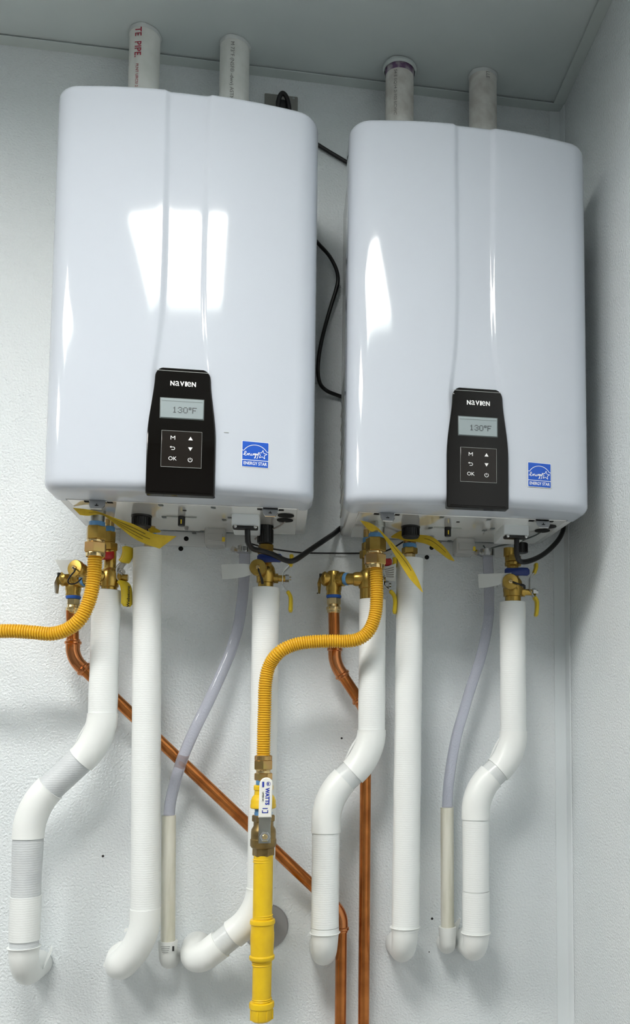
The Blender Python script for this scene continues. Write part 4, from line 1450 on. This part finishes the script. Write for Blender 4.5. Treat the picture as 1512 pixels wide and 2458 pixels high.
cord('looped black power cord in the gap between the heaters', [(720, 545, -.0075), (745, 564, -.0075), (766, 587, -.012), (790, 614, -.022), (806, 644, -.024), (811, 670, -.026), (806, 697, -.024), (792, 742, -.022), (776, 800, -.016),
     (766, 850, -.012), (763, 890, -.010), (768, 920, -.012), (783, 937, -.016), (805, 947, -.010), (830, 955, -.0075), (860, 960, -.0075)], .0040)
# outlet and plug above the left heater
p0, p1 = at(633, 226, 0), at(717, 240, 0)
oc = V((p0[0] + p1[0]) / 2, 0, at(675, 232, 0)[2] - .0570)
t = thing('wall_outlet', 'grey electrical outlet plate on the wall above the left heater', 'outlet', oc)
MB().box(oc + V(0, -.003, 0), (.0700, .006, .1143), .002).build('cover_plate', 'outlet_grey', t)
MB().box(oc + V(0, -.0062, .0), (.034, .002, .067), .001).build('receptacle', 'outlet_grey', t)
for s in (-1, 1):
    MB().lathe(oc + V(.026, -.0055, .052 * s), -Y_, [(0, .003), (.001, .003)], 10).build('screw', 'steel', t)
pz = at(680, 250, -.02)
plug = thing('power_plug', 'black plug with arched cord pushed into the grey outlet', 'plug', pz)
MB().box(V(pz[0] - .004, -.022, pz[2] - .012), (.024, .030, .026), .006, seg=3).build('plug_body', 'rubber_black', plug)
MB().tube(smooth(pxpath([(668, 262, -.036), (668, 245, -.040), (672, 230, -.042), (679, 224, -.042), (687, 232, -.040), (692, 248, -.036), (695, 268, -.030), (698, 300, -.016), (700, 345, -.010)]), 6), .0048, 12).build('plug_cord', 'rubber_black', plug)

# ------------------------------------------------------------------ paper tags
ink = [(.25, .31, .25, .8, 'tag_ink'), (.48, .53, .2, .85, 'tag_ink'), (.70, .74, .3, .8, 'tag_ink')]
tagstrip('warning_tag', 'long yellow paper tag curling round the left gas connection', [(175, 1219, -.19), (205, 1222, -.196), (238, 1229, -.198), (275, 1243, -.20), (320, 1258, -.20), (370, 1281, -.20), (424, 1287, -.185)],
         [(192, 1236, -.185), (212, 1238, -.19), (245, 1236, -.196), (282, 1262, -.20), (318, 1290, -.20), (350, 1306, -.20), (383, 1317, -.19)], 'tag_yellow', 'yellow paper tags', lines=ink)
tagstrip('warning_tag', 'small yellow paper tag behind the black cap of the left heater', [(352, 1264, -.11), (368, 1266, -.115), (386, 1274, -.12)], [(352, 1280, -.11), (368, 1279, -.115), (384, 1278, -.12)], 'tag_yellow', 'yellow paper tags')
tagstrip('warning_tag', 'long narrow yellow paper tag hanging right of the right gas connection', [(864, 1249, -.19), (885, 1254, -.195), (903, 1264, -.198), (925, 1285, -.20), (950, 1312, -.20), (978, 1345, -.20), (1001, 1386, -.20), (1015, 1421, -.195)],
         [(880, 1268, -.185), (892, 1276, -.19), (908, 1274, -.196), (928, 1300, -.205), (950, 1336, -.21), (970, 1369, -.21), (986, 1392, -.21), (1014, 1422, -.195)], 'tag_yellow', 'yellow paper tags', lines=[(.3, .36, .5, .8, 'tag_ink')])
tagstrip('warning_tag', 'yellow paper tag drooping right from the black cap of the right heater', [(938, 1288, -.10), (952, 1279, -.105), (968, 1274, -.11), (1005, 1283, -.115), (1035, 1288, -.12), (1062, 1308, -.12), (1082, 1333, -.118), (1091, 1346, -.115)],
         [(940, 1291, -.10), (955, 1293, -.105), (968, 1297, -.11), (1002, 1301, -.118), (1028, 1308, -.125), (1052, 1324, -.125), (1076, 1342, -.122), (1089, 1347, -.115)], 'tag_yellow', 'yellow paper tags', lines=[(.4, .46, .5, .8, 'tag_ink')])
tagstrip('paper_tag', 'blank white tag left of the left heater isolation valve', [(531, 1355, -.125), (555, 1354, -.130), (585, 1353, -.135), (610, 1357, -.132), (628, 1366, -.125)], [(533, 1390, -.125), (556, 1389, -.130), (585, 1385, -.135), (607, 1377, -.132), (622, 1368, -.125)], 'tag_white', 'white paper tags')
tagstrip('paper_tag', 'blank white tag left of the right heater isolation valve', [(1147, 1378, -.125), (1175, 1377, -.130), (1205, 1376, -.134), (1225, 1375, -.132), (1240, 1374, -.125)], [(1149, 1412, -.125), (1175, 1409, -.130), (1198, 1403, -.134), (1216, 1392, -.132), (1226, 1384, -.125)], 'tag_white', 'white paper tags')
tagstrip('paper_tag', 'small white tag angled behind the left relief valve', [(132, 1343, -.085), (152, 1344, -.085), (182, 1343, -.085)], [(146, 1370, -.085), (156, 1378, -.085), (175, 1375, -.085)], 'tag_white', 'white paper tags')
tagstrip('paper_tag', 'white printed tag hanging from the red lever of the right heater valve', [(919, 1363, -.118), (934, 1358, -.118), (951, 1352, -.118)], [(927, 1391, -.118), (937, 1394, -.118), (949, 1396, -.118)], 'tag_white', 'white paper tags',
         lines=[(f, f + .05, .1, .9, 'ink_print') for f in (.16, .3, .44, .58, .72)])
